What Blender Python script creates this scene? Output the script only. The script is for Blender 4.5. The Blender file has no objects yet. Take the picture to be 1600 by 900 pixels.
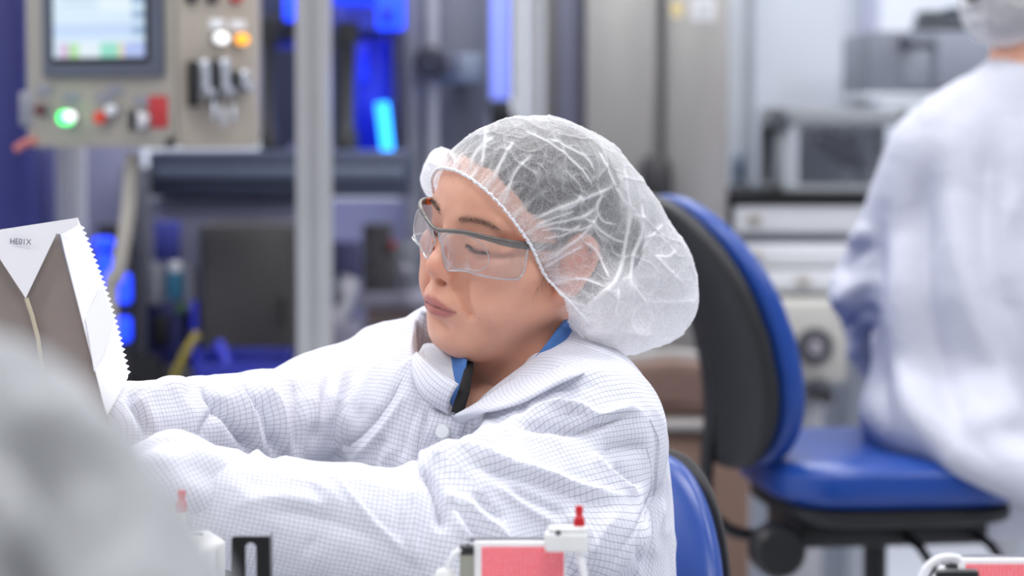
import bpy, bmesh, math, random
import numpy as np
import openvdb
from mathutils import Vector, Matrix, Euler, noise as mnoise

random.seed(7)
SC = bpy.context.scene
COL = SC.collection
PI = math.pi

# ------------------------------------------------------------------ camera
CAM_H = 1.25
PITCH = math.radians(4.0)
FPX = 1600.0 * 85.0 / 36.0
_cp, _sp = math.cos(PITCH), math.sin(PITCH)


def P(px, py, d):
    """world point seen at pixel (px,py) at distance d along the optical axis"""
    x = (px - 800.0) / FPX * d
    u = -(py - 450.0) / FPX * d
    return Vector((x, d * _cp + u * _sp, CAM_H - d * _sp + u * _cp))


def PN(px, py, d):
    return np.array(P(px, py, d))


def to_px(V):
    """pixel coordinates and axial distance of an array of world points"""
    y = V[:, 1]
    z = V[:, 2] - CAM_H
    d = y * _cp - z * _sp
    u = y * _sp + z * _cp
    return 800 + FPX * V[:, 0] / d, 450 - FPX * u / d, d


cam_data = bpy.data.cameras.new('camera')
cam = bpy.data.objects.new('camera', cam_data)
COL.objects.link(cam)
cam.location = (0, 0, CAM_H)
cam.rotation_euler = (PI / 2 - PITCH, 0, 0)
cam_data.lens = 85
cam_data.sensor_width = 36
cam_data.clip_start = 0.05
cam_data.dof.use_dof = True
cam_data.dof.focus_distance = 2.30
cam_data.dof.aperture_fstop = 3.3
SC.camera = cam

SC.view_settings.view_transform = 'Standard'
SC.view_settings.look = 'None'
SC.view_settings.gamma = 1.0
SC.view_settings.use_curve_mapping = False
SC.view_settings.exposure = -0.08
SC.cycles.use_denoising = True
SC.cycles.transparent_max_bounces = 16
SC.cycles.max_bounces = 8
SC.cycles.sample_clamp_indirect = 6.0
SC.cycles.caustics_reflective = False
SC.cycles.caustics_refractive = False


# ------------------------------------------------------------------ materials
def srgb(r, g, b):
    def f(c):
        c /= 255.0
        return c / 12.92 if c <= 0.04045 else ((c + 0.055) / 1.055) ** 2.4
    return (f(r), f(g), f(b), 1.0)


class NT:
    """small helper for writing node trees"""
    def __init__(self, name):
        self.m = bpy.data.materials.new(name)
        self.m.use_nodes = True
        self.t = self.m.node_tree
        self.bsdf = self.t.nodes['Principled BSDF']
        self.out = self.t.nodes['Material Output']

    def n(self, typ, **kw):
        nd = self.t.nodes.new(typ)
        for k, v in kw.items():
            if k.startswith('i_'):
                nd.inputs[k[2:].replace('_', ' ')].default_value = v
            else:
                setattr(nd, k, v)
        return nd

    def l(self, a, b):
        self.t.links.new(a, b)

    def math(self, op, a, b=None, c=None, clamp=False):
        nd = self.t.nodes.new('ShaderNodeMath')
        nd.operation = op
        nd.use_clamp = clamp
        for i, v in enumerate((a, b, c)):
            if v is None:
                continue
            if isinstance(v, (int, float)):
                nd.inputs[i].default_value = v
            else:
                self.l(v, nd.inputs[i])
        return nd.outputs[0]

    def mix(self, fac, a, b):
        nd = self.t.nodes.new('ShaderNodeMix')
        nd.data_type = 'RGBA'
        for v, s in ((fac, 0), (a, 6), (b, 7)):
            if isinstance(v, (int, float)):
                nd.inputs[s].default_value = v
            elif isinstance(v, tuple):
                nd.inputs[s].default_value = v
            else:
                self.l(v, nd.inputs[s])
        return nd.outputs[2]

    def ramp(self, fac, p0, p1, c0=(0, 0, 0, 1), c1=(1, 1, 1, 1)):
        nd = self.t.nodes.new('ShaderNodeValToRGB')
        nd.color_ramp.elements[0].position = p0
        nd.color_ramp.elements[1].position = p1
        nd.color_ramp.elements[0].color = c0
        nd.color_ramp.elements[1].color = c1
        self.l(fac, nd.inputs[0])
        return nd.outputs[0]

    def noise(self, scale, detail=3, rough=0.5, vec=None, dist=0.0):
        nd = self.t.nodes.new('ShaderNodeTexNoise')
        nd.inputs['Scale'].default_value = scale
        nd.inputs['Detail'].default_value = detail
        nd.inputs['Roughness'].default_value = rough
        nd.inputs['Distortion'].default_value = dist
        if vec is None:
            vec = self.obco()
        self.l(vec, nd.inputs['Vector'])
        return nd.outputs['Fac']

    def obco(self):
        if not hasattr(self, '_tc'):
            self._tc = self.t.nodes.new('ShaderNodeTexCoord')
        return self._tc.outputs['Object']

    def bump(self, height, strength, dist=0.001):
        nd = self.t.nodes.new('ShaderNodeBump')
        nd.inputs['Strength'].default_value = strength
        nd.inputs['Distance'].default_value = dist
        self.l(height, nd.inputs['Height'])
        self.l(nd.outputs[0], self.bsdf.inputs['Normal'])
        return nd

    def set(self, **kw):
        for k, v in kw.items():
            s = self.bsdf.inputs[k.replace('_', ' ')]
            if hasattr(v, 'is_output'):
                self.l(v, s)
            else:
                s.default_value = v
        return self


MATS = {}


def mat(name, col, rough=0.5, metal=0.0, var=0.06, scale=12.0, bump=0.0, emit=0.0, alpha=None, trans=0.0, spec=0.5, coat=0.0):
    """plain surface with slight procedural variation"""
    if name in MATS:
        return MATS[name]
    t = NT(name)
    c = col if len(col) == 4 else srgb(*col)
    f = t.noise(scale, 4, 0.55)
    dark = tuple(max(0, x * (1 - var)) for x in c[:3]) + (1,)
    lite = tuple(min(1, x * (1 + var)) for x in c[:3]) + (1,)
    t.set(Base_Color=t.mix(f, dark, lite), Metallic=metal)
    t.bsdf.inputs['Specular IOR Level'].default_value = spec
    t.bsdf.inputs['Coat Weight'].default_value = coat
    r = t.math('MULTIPLY_ADD', f, 0.12, rough - 0.06, clamp=True)
    t.l(r, t.bsdf.inputs['Roughness'])
    if bump:
        t.bump(t.noise(scale * 12, 3, 0.6), bump)
    if emit:
        t.bsdf.inputs['Emission Color'].default_value = c
        t.bsdf.inputs['Emission Strength'].default_value = emit
    if trans:
        t.bsdf.inputs['Transmission Weight'].default_value = trans
    if alpha is not None:
        t.bsdf.inputs['Alpha'].default_value = alpha
    MATS[name] = t.m
    return t.m


# ------------------------------------------------------------------ objects
def tag(o, label=None, cat=None, group=None, kind=None):
    if label:
        o['label'] = label
    if cat:
        o['category'] = cat
    if group:
        o['group'] = group
    if kind:
        o['kind'] = kind
    return o


def thing(name, label, cat, loc=(0, 0, 0), rz=0.0, group=None):
    o = bpy.data.objects.new(name, None)
    COL.objects.link(o)
    o.empty_display_size = 0.05
    o.location = loc
    o.rotation_euler = (0, 0, rz)
    return tag(o, label, cat, group)


def link_mesh(name, me, m=None, parent=None, smooth=True):
    o = bpy.data.objects.new(name, me)
    COL.objects.link(o)
    if m is not None:
        for mm in (m if isinstance(m, (list, tuple)) else [m]):
            me.materials.append(mm)
    if smooth is True:
        me.polygons.foreach_set('use_smooth', [True] * len(me.polygons))
    if parent is not None:
        o.parent = parent
    return o


def np_mesh(name, V, Fc):
    me = bpy.data.meshes.new(name)
    V = np.asarray(V, dtype=np.float32)
    Fc = np.asarray(Fc, dtype=np.int32)
    k = Fc.shape[1]
    me.vertices.add(len(V))
    me.vertices.foreach_set('co', V.ravel())
    me.loops.add(Fc.size)
    me.loops.foreach_set('vertex_index', Fc.ravel())
    me.polygons.add(len(Fc))
    me.polygons.foreach_set('loop_start', np.arange(0, Fc.size, k, dtype=np.int32))
    me.update(calc_edges=True)
    me.validate()
    return me


class MB:
    """collects solids into one mesh"""
    def __init__(self):
        self.bm = bmesh.new()

    def _xf(self, vs, M):
        if M is not None:
            bmesh.ops.transform(self.bm, matrix=M, verts=vs)

    def box(self, c, s, bevel=0.0, M=None, seg=2, rot=None):
        r = bmesh.ops.create_cube(self.bm, size=1.0)
        vs = r['verts']
        bmesh.ops.scale(self.bm, vec=s, verts=vs)
        if bevel:
            es = list({e for v in vs for e in v.link_edges})
            rr = bmesh.ops.bevel(self.bm, geom=es, offset=min(bevel, min(s) * 0.49), segments=seg, profile=0.5, affect='EDGES')
            vs = list({v for f in rr['faces'] for v in f.verts} | {v for v in vs if v.is_valid})
            vs = self._island(vs)
        if rot is not None:
            bmesh.ops.rotate(self.bm, cent=(0, 0, 0), matrix=Euler(rot).to_matrix(), verts=vs)
        bmesh.ops.translate(self.bm, vec=c, verts=vs)
        self._xf(vs, M)
        return self

    def _island(self, vs):
        seen = set(vs)
        st = list(vs)
        while st:
            v = st.pop()
            for e in v.link_edges:
                w = e.other_vert(v)
                if w not in seen:
                    seen.add(w)
                    st.append(w)
        return list(seen)

    def cyl(self, a, b, r0, r1=None, seg=24, bevel=0.0, M=None):
        a, b = Vector(a), Vector(b)
        r1 = r0 if r1 is None else r1
        prof = [(0, 0), (r0, 0), (r1, (b - a).length), (0, (b - a).length)]
        if bevel:
            L = (b - a).length
            prof = [(0, 0), (r0 - bevel, 0), (r0 - bevel * .3, bevel * .3), (r0, bevel), (r1, L - bevel), (r1 - bevel * .3, L - bevel * .3), (r1 - bevel, L), (0, L)]
        return self.lathe(prof, a, b - a, seg, M)

    def lathe(self, prof, origin=(0, 0, 0), axis=(0, 0, 1), seg=24, M=None):
        q = Vector(axis).normalized().to_track_quat('Z', 'Y').to_matrix()
        o = Vector(origin)
        rings = []
        new = []
        for r, h in prof:
            if r <= 1e-9:
                v = self.bm.verts.new(o + q @ Vector((0, 0, h)))
                rings.append([v])
                new.append(v)
            else:
                ring = [self.bm.verts.new(o + q @ Vector((r * math.cos(2 * PI * i / seg), r * math.sin(2 * PI * i / seg), h))) for i in range(seg)]
                rings.append(ring)
                new += ring
        for A, B in zip(rings, rings[1:]):
            for i in range(seg):
                j = (i + 1) % seg
                if len(A) == 1 and len(B) == 1:
                    continue
                if len(A) == 1:
                    self.bm.faces.new((A[0], B[i], B[j]))
                elif len(B) == 1:
                    self.bm.faces.new((A[i], B[0], A[j]))
                else:
                    self.bm.faces.new((A[i], B[i], B[j], A[j]))
        self._xf(new, M)
        return self

    def tube(self, pts, r, seg=10, closed=False, M=None, caps=True, flat=None):
        """swept round (or elliptical: flat=(rx, ry)) section along points; r may be a list"""
        pts = [Vector(p) for p in pts]
        n = len(pts)
        rs = r if isinstance(r, (list, tuple, np.ndarray)) else [r] * n
        rings = []
        up = None
        for i, p in enumerate(pts):
            a = pts[(i - 1) % n] if (closed or i > 0) else p
            b = pts[(i + 1) % n] if (closed or i < n - 1) else p
            t = (b - a).normalized()
            if up is None:
                up = Vector((0, 0, 1)) if abs(t.z) < 0.9 else Vector((1, 0, 0))
            s = t.cross(up)
            if s.length < 1e-6:
                s = t.orthogonal()
            s.normalize()
            up = s.cross(t).normalized()
            fx, fy = flat if flat else (1, 1)
            rings.append([self.bm.verts.new(p + s * (math.cos(2 * PI * k / seg) * rs[i] * fx) + up * (math.sin(2 * PI * k / seg) * rs[i] * fy)) for k in range(seg)])
        m = n if closed else n - 1
        for i in range(m):
            A, B = rings[i], rings[(i + 1) % n]
            for k in range(seg):
                j = (k + 1) % seg
                self.bm.faces.new((A[k], A[j], B[j], B[k]))
        if caps and not closed:
            self.bm.faces.new(list(reversed(rings[0])))
            self.bm.faces.new(rings[-1])
        self._xf([v for q in rings for v in q], M)
        return self

    def prism(self, outline, thick, M=None, bevel=0.0, holes=None):
        """outline in local XZ, extruded along +Y by thick"""
        vs = [self.bm.verts.new((x, 0, z)) for x, z in outline]
        new = list(vs)
        if holes:
            es = [self.bm.edges.new((vs[i], vs[(i + 1) % len(vs)])) for i in range(len(vs))]
            for h in holes:
                hv = [self.bm.verts.new((x, 0, z)) for x, z in h]
                new += hv
                es += [self.bm.edges.new((hv[i], hv[(i + 1) % len(hv)])) for i in range(len(hv))]
            r = bmesh.ops.triangle_fill(self.bm, use_beauty=True, edges=es)
            fs = [g for g in r['geom'] if isinstance(g, bmesh.types.BMFace)]
        else:
            fs = [self.bm.faces.new(vs)]
        e = bmesh.ops.extrude_face_region(self.bm, geom=fs)
        nv = [g for g in e['geom'] if isinstance(g, bmesh.types.BMVert)]
        bmesh.ops.translate(self.bm, vec=(0, thick, 0), verts=nv)
        allv = new + nv
        if bevel:
            allf = {f for v in allv for f in v.link_faces}
            es = [ed for ed in {e2 for v in allv for e2 in v.link_edges} if len(ed.link_faces) == 2 and ed.calc_face_angle(0) > 0.6]
            rr = bmesh.ops.bevel(self.bm, geom=es, offset=bevel, segments=2, profile=0.5, affect='EDGES')
            allv = self._island([v for f in rr['faces'] for v in f.verts])
        self._xf(allv, M)
        return self

    def build(self, name, m, parent=None, smooth=True, angle=40):
        bmesh.ops.recalc_face_normals(self.bm, faces=self.bm.faces[:])
        me = bpy.data.meshes.new(name)
        if smooth:
            for f in self.bm.faces:
                f.smooth = True
            lim = math.radians(angle)
            for e in self.bm.edges:
                if len(e.link_faces) == 2 and e.calc_face_angle(0) > lim:
                    e.smooth = False
        self.bm.to_mesh(me)
        self.bm.free()
        return link_mesh(name, me, m, parent, smooth=None)


def basis(o, x, y, z):
    return Matrix(((x[0], y[0], z[0], o[0]), (x[1], y[1], z[1], o[1]), (x[2], y[2], z[2], o[2]), (0, 0, 0, 1)))


# ------------------------------------------------------------------ implicit surfaces
class SDF:
    def __init__(self, lo, hi, h):
        self.h = h
        self.lo = np.asarray(lo, float)
        self.n = np.ceil((np.asarray(hi, float) - self.lo) / h).astype(int) + 1
        self.ax = [(self.lo[i] + h * np.arange(self.n[i])).astype(np.float32) for i in range(3)]
        self.f = np.full(tuple(self.n), 9.0, np.float32)

    def _win(self, lo, hi, pad):
        s = []
        for i in range(3):
            a = int(max(0, math.floor((lo[i] - pad - self.lo[i]) / self.h)))
            b = int(min(self.n[i], math.ceil((hi[i] + pad - self.lo[i]) / self.h) + 1))
            if b <= a:
                return None, None
            s.append(slice(a, b))
        g = np.meshgrid(self.ax[0][s[0]], self.ax[1][s[1]], self.ax[2][s[2]], indexing='ij')
        return tuple(s), np.stack(g, -1)

    def _comb(self, s, d, k, op):
        f = self.f[s]
        if op == 'sub':
            d = -d
            h = np.maximum(k - np.abs(f - d), 0) / max(k, 1e-9)
            self.f[s] = np.maximum(f, d) + h * h * k * 0.25
        else:
            h = np.maximum(k - np.abs(f - d), 0) / max(k, 1e-9)
            self.f[s] = np.minimum(f, d) - h * h * k * 0.25

    def ell(self, c, r, k=0.0, R=None, op='add'):
        """ellipsoid; R: 3x3 whose rows are its axes"""
        c = np.asarray(c, np.float32)
        r = np.asarray(r, np.float32)
        m = float(r.max())
        s, X = self._win(c - m, c + m, k * 1.2 + 3 * self.h)
        if s is None:
            return self
        q = X - c
        if R is not None:
            q = q @ np.asarray(R, np.float32).T
        k0 = np.sqrt(((q / r) ** 2).sum(-1))
        k1 = np.sqrt(((q / (r * r)) ** 2).sum(-1)) + 1e-9
        self._comb(s, (k0 * (k0 - 1.0) / k1).astype(np.float32), k, op)
        return self

    def cap(self, a, b, ra, rb=None, k=0.0, op='add', sq=None):
        """round cone a->b. sq=(dir, factor): flatten along a direction"""
        a = np.asarray(a, np.float32)
        b = np.asarray(b, np.float32)
        rb = ra if rb is None else rb
        m = max(ra, rb)
        s, X = self._win(np.minimum(a, b) - m, np.maximum(a, b) + m, k * 1.2 + 3 * self.h)
        if s is None:
            return self
        ab = b - a
        t = np.clip(((X - a) @ ab) / max(float(ab @ ab), 1e-12), 0, 1)
        q = X - a - t[..., None] * ab
        if sq is not None:
            dv = np.asarray(sq[0], np.float32)
            dv = dv / np.linalg.norm(dv)
            w = q @ dv
            q = q + (w * (1.0 / sq[1] - 1.0))[..., None] * dv
        d = np.sqrt((q ** 2).sum(-1)) - (ra + (rb - ra) * t)
        self._comb(s, d.astype(np.float32), k, op)
        return self

    def chain(self, pts, rs, k=0.0, kk=None, op='add'):
        for i in range(len(pts) - 1):
            self.cap(pts[i], pts[i + 1], rs[i], rs[i + 1], k if (i == 0 or kk is None) else kk, op)
        return self

    def plane_cut(self, p, n, k=0.0):
        """keep the side opposite to n"""
        X = np.stack(np.meshgrid(*self.ax, indexing='ij'), -1)
        d = (X - np.asarray(p, np.float32)) @ np.asarray(n, np.float32)
        h = np.maximum(k - np.abs(self.f - d), 0) / max(k, 1e-9)
        self.f = np.maximum(self.f, d) + h * h * k * 0.25
        return self

    def mesh(self):
        g = openvdb.FloatGrid(9.0)
        clip = np.clip(self.f, -4 * self.h, 4 * self.h)
        # close at the border of the box
        for ax in range(3):
            sl = [slice(None)] * 3
            for e in (0, -1):
                sl[ax] = e
                clip[tuple(sl)] = np.maximum(clip[tuple(sl)], self.h)
        g.copyFromArray(clip.astype(np.float32), tolerance=0.0)
        V, Q = g.convertToQuads(0.0)
        V = np.asarray(V, float) * self.h + self.lo
        Q = np.asarray(Q).copy()
        # outward orientation
        c = (V - V.mean(0))
        N = vnormals(V, Q)
        if (N * c).sum() < 0:
            Q = Q[:, ::-1].copy()
        return V, Q


def vnormals(V, Q):
    e1 = V[Q[:, 2]] - V[Q[:, 0]]
    e2 = V[Q[:, 3]] - V[Q[:, 1]] if Q.shape[1] == 4 else V[Q[:, 1]] - V[Q[:, 0]]
    fn = np.cross(e1, e2) if Q.shape[1] == 4 else -np.cross(e1, e2)
    N = np.zeros_like(V)
    for i in range(Q.shape[1]):
        np.add.at(N, Q[:, i], fn)
    return N / (np.linalg.norm(N, axis=1, keepdims=True) + 1e-12)


def smooth_verts(V, Q, it=2, lam=0.5):
    n = len(V)
    E = np.concatenate([np.stack([Q[:, i], Q[:, (i + 1) % Q.shape[1]]], 1) for i in range(Q.shape[1])])
    E = np.concatenate([E, E[:, ::-1]])
    cnt = np.bincount(E[:, 0], minlength=n)[:, None]
    for _ in range(it):
        A = np.zeros_like(V)
        for c in range(3):
            A[:, c] = np.bincount(E[:, 0], weights=V[E[:, 1], c], minlength=n)
        V = V + lam * (A / np.maximum(cnt, 1) - V)
    return V


def set_point_attr(me, name, data, typ='FLOAT'):
    a = me.attributes.new(name, typ, 'POINT')
    if typ == 'FLOAT':
        a.data.foreach_set('value', np.asarray(data, np.float32).ravel())
    elif typ == 'FLOAT_COLOR':
        a.data.foreach_set('color', np.asarray(data, np.float32).ravel())
    else:
        a.data.foreach_set('vector', np.asarray(data, np.float32).ravel())


def seg_dist(px, py, pts):
    """distance of 2-D points to a polyline: (signed distance, position along 0..1)"""
    pts = np.asarray(pts, float)
    L = np.concatenate([[0], np.cumsum(np.linalg.norm(np.diff(pts, axis=0), axis=1))])
    best = np.full(px.shape, 1e9)
    sg = np.zeros(px.shape)
    al = np.zeros(px.shape)
    for i in range(len(pts) - 1):
        a, b = pts[i], pts[i + 1]
        ab = b - a
        t = np.clip(((px - a[0]) * ab[0] + (py - a[1]) * ab[1]) / (ab @ ab), 0, 1)
        dx, dy = px - a[0] - t * ab[0], py - a[1] - t * ab[1]
        d = np.hypot(dx, dy)
        m = d < best
        best = np.where(m, d, best)
        sg = np.where(m, np.sign(ab[0] * dy - ab[1] * dx), sg)
        al = np.where(m, (L[i] + t * (L[i + 1] - L[i])) / L[-1], al)
    return best * sg, al


def catmull(pts, n):
    """smooth open curve through points, n samples per span"""
    p = np.asarray(pts, float)
    q = np.concatenate([[2 * p[0] - p[1]], p, [2 * p[-1] - p[-2]]])
    out = []
    for i in range(1, len(q) - 2):
        for t in np.arange(n) / n:
            out.append(0.5 * (2 * q[i] + (q[i + 1] - q[i - 1]) * t + (2 * q[i - 1] - 5 * q[i] + 4 * q[i + 1] - q[i + 2]) * t * t + (3 * q[i] - q[i - 1] - 3 * q[i + 1] + q[i + 2]) * t ** 3))
    out.append(p[-1])
    return np.array(out)
# ------------------------------------------------------------------ room, lamps, ambient fill
def AT(px, py, Y):
    """point of the vertical plane y=Y seen at a pixel"""
    o = np.array([0, 0, CAM_H])
    d = PN(px, py, 2.0) - o
    return Vector(o + d * (Y / d[1]))


def pbox(mb, x0, y0, x1, y1, Y, thick, bevel=0.0):
    """upright box whose front face fills a pixel rectangle at y=Y"""
    a, b = AT(x0, y0, Y), AT(x1, y1, Y)
    mb.box(((a.x + b.x) / 2, Y + thick / 2, (a.z + b.z) / 2), (abs(b.x - a.x), thick, abs(a.z - b.z)), bevel)
    return mb


def fl(mb, x0, y0, x1, Y, thick, bevel=0.0, zb=0.0):
    """upright box from the floor (or zb) to the pixel row y0"""
    a, b = AT(x0, y0, Y), AT(x1, y0, Y)
    mb.box(((a.x + b.x) / 2, Y + thick / 2, (a.z + zb) / 2), (abs(b.x - a.x), thick, a.z - zb), bevel)
    return mb


def struct(o):
    o['kind'] = 'structure'
    return o


WHITE = mat('wall_white', (214, 219, 228), rough=.7, var=.02, scale=2)
YB = 7.4
mb = MB()
mb.box((0.3, 3.4, -.05), (8.2, 9.6, .1))
t = NT('floor_vinyl')
f = t.noise(40, 5, .6)
t.set(Base_Color=t.mix(f, srgb(176, 178, 186), srgb(196, 198, 206)), Roughness=.32)
struct(mb.build('floor', t.m))
struct(MB().box((0.3, 3.4, 3.05), (8.2, 9.6, .1)).build('ceiling', mat('ceiling_tile', (225, 227, 232), rough=.9, var=.02)))
struct(MB().box((0.3, YB + .05, 1.5), (8.2, .1, 3.0)).build('wall_back', WHITE))
struct(MB().box((-3.75, 3.4, 1.5), (.1, 9.6, 3.0)).build('wall_left', WHITE))
struct(MB().box((4.35, 3.4, 1.5), (.1, 9.6, 3.0)).build('wall_right', WHITE))
struct(MB().box((0.3, YB - .01, .06), (8.1, .02, .12)).build('baseboard_back', mat('baseboard_grey', (150, 153, 160), rough=.5)))

LAMP_SPOTS = [(-1.9, 1.0, 1), (0.2, 0.7, 1), (2.2, 1.0, 1), (-1.9, 2.75, 1), (0.2, 2.75, 1), (2.2, 2.75, 1), (-1.9, 4.5, 1), (0.2, 4.5, 1), (2.2, 4.5, 1), (-1.9, 6.2, 1), (0.2, 6.2, 1), (2.2, 6.2, 1)]
LAMP_POWER = 20.0
_le = mat('lamp_diffuser', (250, 252, 255), rough=.5, var=0, emit=4.0)
_lf = mat('lamp_frame', (225, 226, 230), rough=.4)
for i, (x, y, k) in enumerate(LAMP_SPOTS):
    root = thing('ceiling_light', 'flat white ceiling light panel set among eleven alike', 'ceiling light', (x, y, 2.99), 0, 'flat white ceiling light panels')
    mb = MB()
    for dx, dy, sx, sy in ((0, .31, 1.24, .03), (0, -.31, 1.24, .03), (.61, 0, .03, .62), (-.61, 0, .03, .62)):
        mb.box((dx, dy, -.012), (sx, sy, .035), .004)
    mb.build('frame', _lf, root)
    MB().box((0, 0, -.005), (1.19, .59, .01)).build('diffuser', _le, root)
    ld = bpy.data.lights.new('panel_light', 'AREA')
    ld.shape = 'RECTANGLE'
    ld.size, ld.size_y = 1.15, .56
    ld.energy = LAMP_POWER * k
    ld.color = (1.0, .985, .97)
    lo = bpy.data.objects.new('panel_light', ld)
    COL.objects.link(lo)
    lo.parent = root
    lo.location = (0, 0, -.03)

wd = bpy.data.worlds.new('ambient_fill')
SC.world = wd
wd.use_nodes = True
wd.node_tree.nodes['Background'].inputs[0].default_value = (.88, .92, 1.0, 1)
wd.node_tree.nodes['Background'].inputs[1].default_value = .20  # added ambient fill, coming in through the open end behind the camera
# ------------------------------------------------------------------ the seated woman
HEAD_YAW, HEAD_PIT, HEAD_ROL = math.radians(50), math.radians(4), math.radians(16)
HEAD_S = 1.02
HEAD_D = 2.40


def _head_axes():
    A = np.eye(3)                                   # rows: her left, forward, up (head frame)
    c, s = math.cos(HEAD_PIT), math.sin(HEAD_PIT)
    A = np.stack([A[:, 0], A[:, 1] * c + A[:, 2] * s, -A[:, 1] * s + A[:, 2] * c], 1)
    c, s = math.cos(HEAD_ROL), math.sin(HEAD_ROL)
    A = np.stack([A[:, 0] * c + A[:, 2] * s, A[:, 1], -A[:, 0] * s + A[:, 2] * c], 1)
    A = np.stack([A[:, 0], -A[:, 1], A[:, 2]], 1)
    c, s = math.cos(HEAD_YAW), math.sin(HEAD_YAW)
    A = np.stack([A[:, 0] * c + A[:, 1] * s, -A[:, 0] * s + A[:, 1] * c, A[:, 2]], 1)
    W = np.stack([A[:, 0], A[:, 1] * _cp + A[:, 2] * _sp, -A[:, 1] * _sp + A[:, 2] * _cp], 1)
    return W                                        # rows are world vectors of her left / forward / up


HAX = _head_axes()
HORG = PN(808, 387, HEAD_D)                         # midpoint between the ears


def H(p):
    """head frame (mm: left, forward, up) -> world"""
    p = np.asarray(p, float)
    return HORG + (p * 0.001 * HEAD_S) @ HAX


def Hinv(V):
    return (np.asarray(V) - HORG) @ HAX.T / (0.001 * HEAD_S)


def build_head_sdf():
    S = SDF((-100, -112, -230), (110, 130, 140), 1.7)
    # skull and face masses
    S.ell((0, -10, 48), (73, 92, 74))
    S.ell((0, 24, 52), (64, 60, 50), 20)
    S.ell((0, 26, -8), (62, 56, 58), 20)
    for s in (-1, 1):
        S.ell((s * 47, 47, -6), (22, 30, 18), 16)               # cheek bone
        S.ell((s * 38, 48, -38), (25, 31, 32), 16)              # cheek
        S.cap((s * 54, 0, -40), (s * 20, 58, -84), 16, 17, 16)  # jaw
        S.ell((s * 56, 30, 28), (12, 22, 26), 14)               # temple
    S.ell((0, 42, -64), (45, 42, 33), 16)
    S.ell((0, 62, -81), (20, 20, 17), 14)                       # chin
    S.ell((0, 28, -86), (38, 40, 18), 18)                       # soft underside of the chin
    # neck
    nb = Hinv(PN(806, 655, 2.46))
    nf = Hinv(PN(770, 660, 2.40))
    S.cap((0, -12, -45), nb, 54, 58, 18)
    S.cap((-42, -20, -55), nf + (-10, 0, 0), 12, 10, 14)
    S.cap((42, -20, -55), nf + (10, 0, 0), 12, 10, 14)
    # brow and eye sockets
    for s in (-1, 1):
        S.cap((s * 12, 77, 36), (s * 46, 63, 36), 9, 9, 12)
        S.ell((s * 31, 95, 17), (17, 19, 11), 12, op='sub')
    # nose
    S.cap((0, 80, 24), (0, 91, -6), 7.5, 10, 12)
    S.ell((0, 95, -14), (11, 11, 9.5), 9)
    for s in (-1, 1):
        S.ell((s * 12, 86, -18), (8.5, 11, 8.5), 8)
    S.cap((0, 95, -17), (0, 88, -26), 5.5, 4.5, 5)
    # mouth mound and lips
    S.ell((0, 72, -47), (29, 24, 22), 14)
    S.cap((0, 94, -30), (0, 94, -40), 3.0, 3.0, 7)
    for s in (-1, 1):
        S.cap((s * 5, 92.5, -46.0), (s * 17, 85.5, -49.0), 5.2, 3.4, 5)
        S.cap((s * 17, 85.5, -49.0), (s * 25, 78, -52.0), 3.4, 2.4, 4)
        S.cap((s * 0, 90.0, -57.0), (s * 13, 86.0, -56.0), 6.2, 4.8, 5)
        S.cap((s * 13, 86.0, -56.0), (s * 24, 78, -53.0), 4.8, 2.5, 4)
    S.ell((0, 92, -69), (18, 10, 6), 8, op='sub')               # dip above the chin
    # lids over the eyeballs, looking down
    for s in (-1, 1):
        S.ell((s * 31.5, 62.5, 16), (18.5, 15.5, 14.5), 6)
        S.cap((s * 20, 73, 27), (s * 44, 66, 26), 3.5, 3.5, 7)
        # lash slit
        pts = [(s * 18.5, 75, 11.5), (s * 25, 77.2, 10.0), (s * 32, 77.4, 9.4), (s * 39, 75, 10.2), (s * 46, 69, 12.5)]
        for a, b in zip(pts, pts[1:]):
            S.cap(a, b, 1.5, 1.5, 1.5, op='sub')
    # lip slit
    pts = [(-25.5, 80.5, -52.5), (-16, 90.3, -51.8), (-6, 96, -51.2), (0, 97, -51.8), (6, 96, -51.2), (16, 90.3, -51.8), (25.5, 80.5, -52.5)]
    for a, b in zip(pts, pts[1:]):
        S.cap(a, b, .8, .8, 2.0, op='sub')
    for s in (-1, 1):
        # nostrils
        S.ell((s * 7, 93.5, -26.0), (4.0, 6.5, 3.6), 3, op='sub')
        # crease beside the nose running to the mouth corner
        for a, b, r in (((17, 85, -14), (25, 82.5, -28), 1.5), ((25, 82.5, -28), (35, 74, -50), .9)):
            S.cap((s * a[0], a[1] + 1.5, a[2]), (s * b[0], b[1] + 1.5, b[2]), r, r, 11, op='sub')
        # ear
        S.ell((s * 75, -11, 1), (5.5, 17, 30), 4)
        S.ell((s * 71, -3, -27), (5, 9, 11), 5)
        S.ell((s * 83.5, -7, -2), (4.5, 9, 15), 3, op='sub')
        hx = catmull([(s * 72, 4, 8), (s * 75, 0, 24), (s * 79, -14, 32), (s * 82, -27, 20), (s * 81, -27, 2), (s * 76, -16, -20), (s * 71, -3, -31)], 4)
        S.chain(list(hx), list(np.interp(np.linspace(0, 6, len(hx)), range(7), [2.6, 3.0, 3.3, 3.4, 3.2, 3.2, 4.5])), 2.5)
        S.ell((s * 72, 4, -4), (5, 4, 7), 3)
    return S.mesh()


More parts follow.
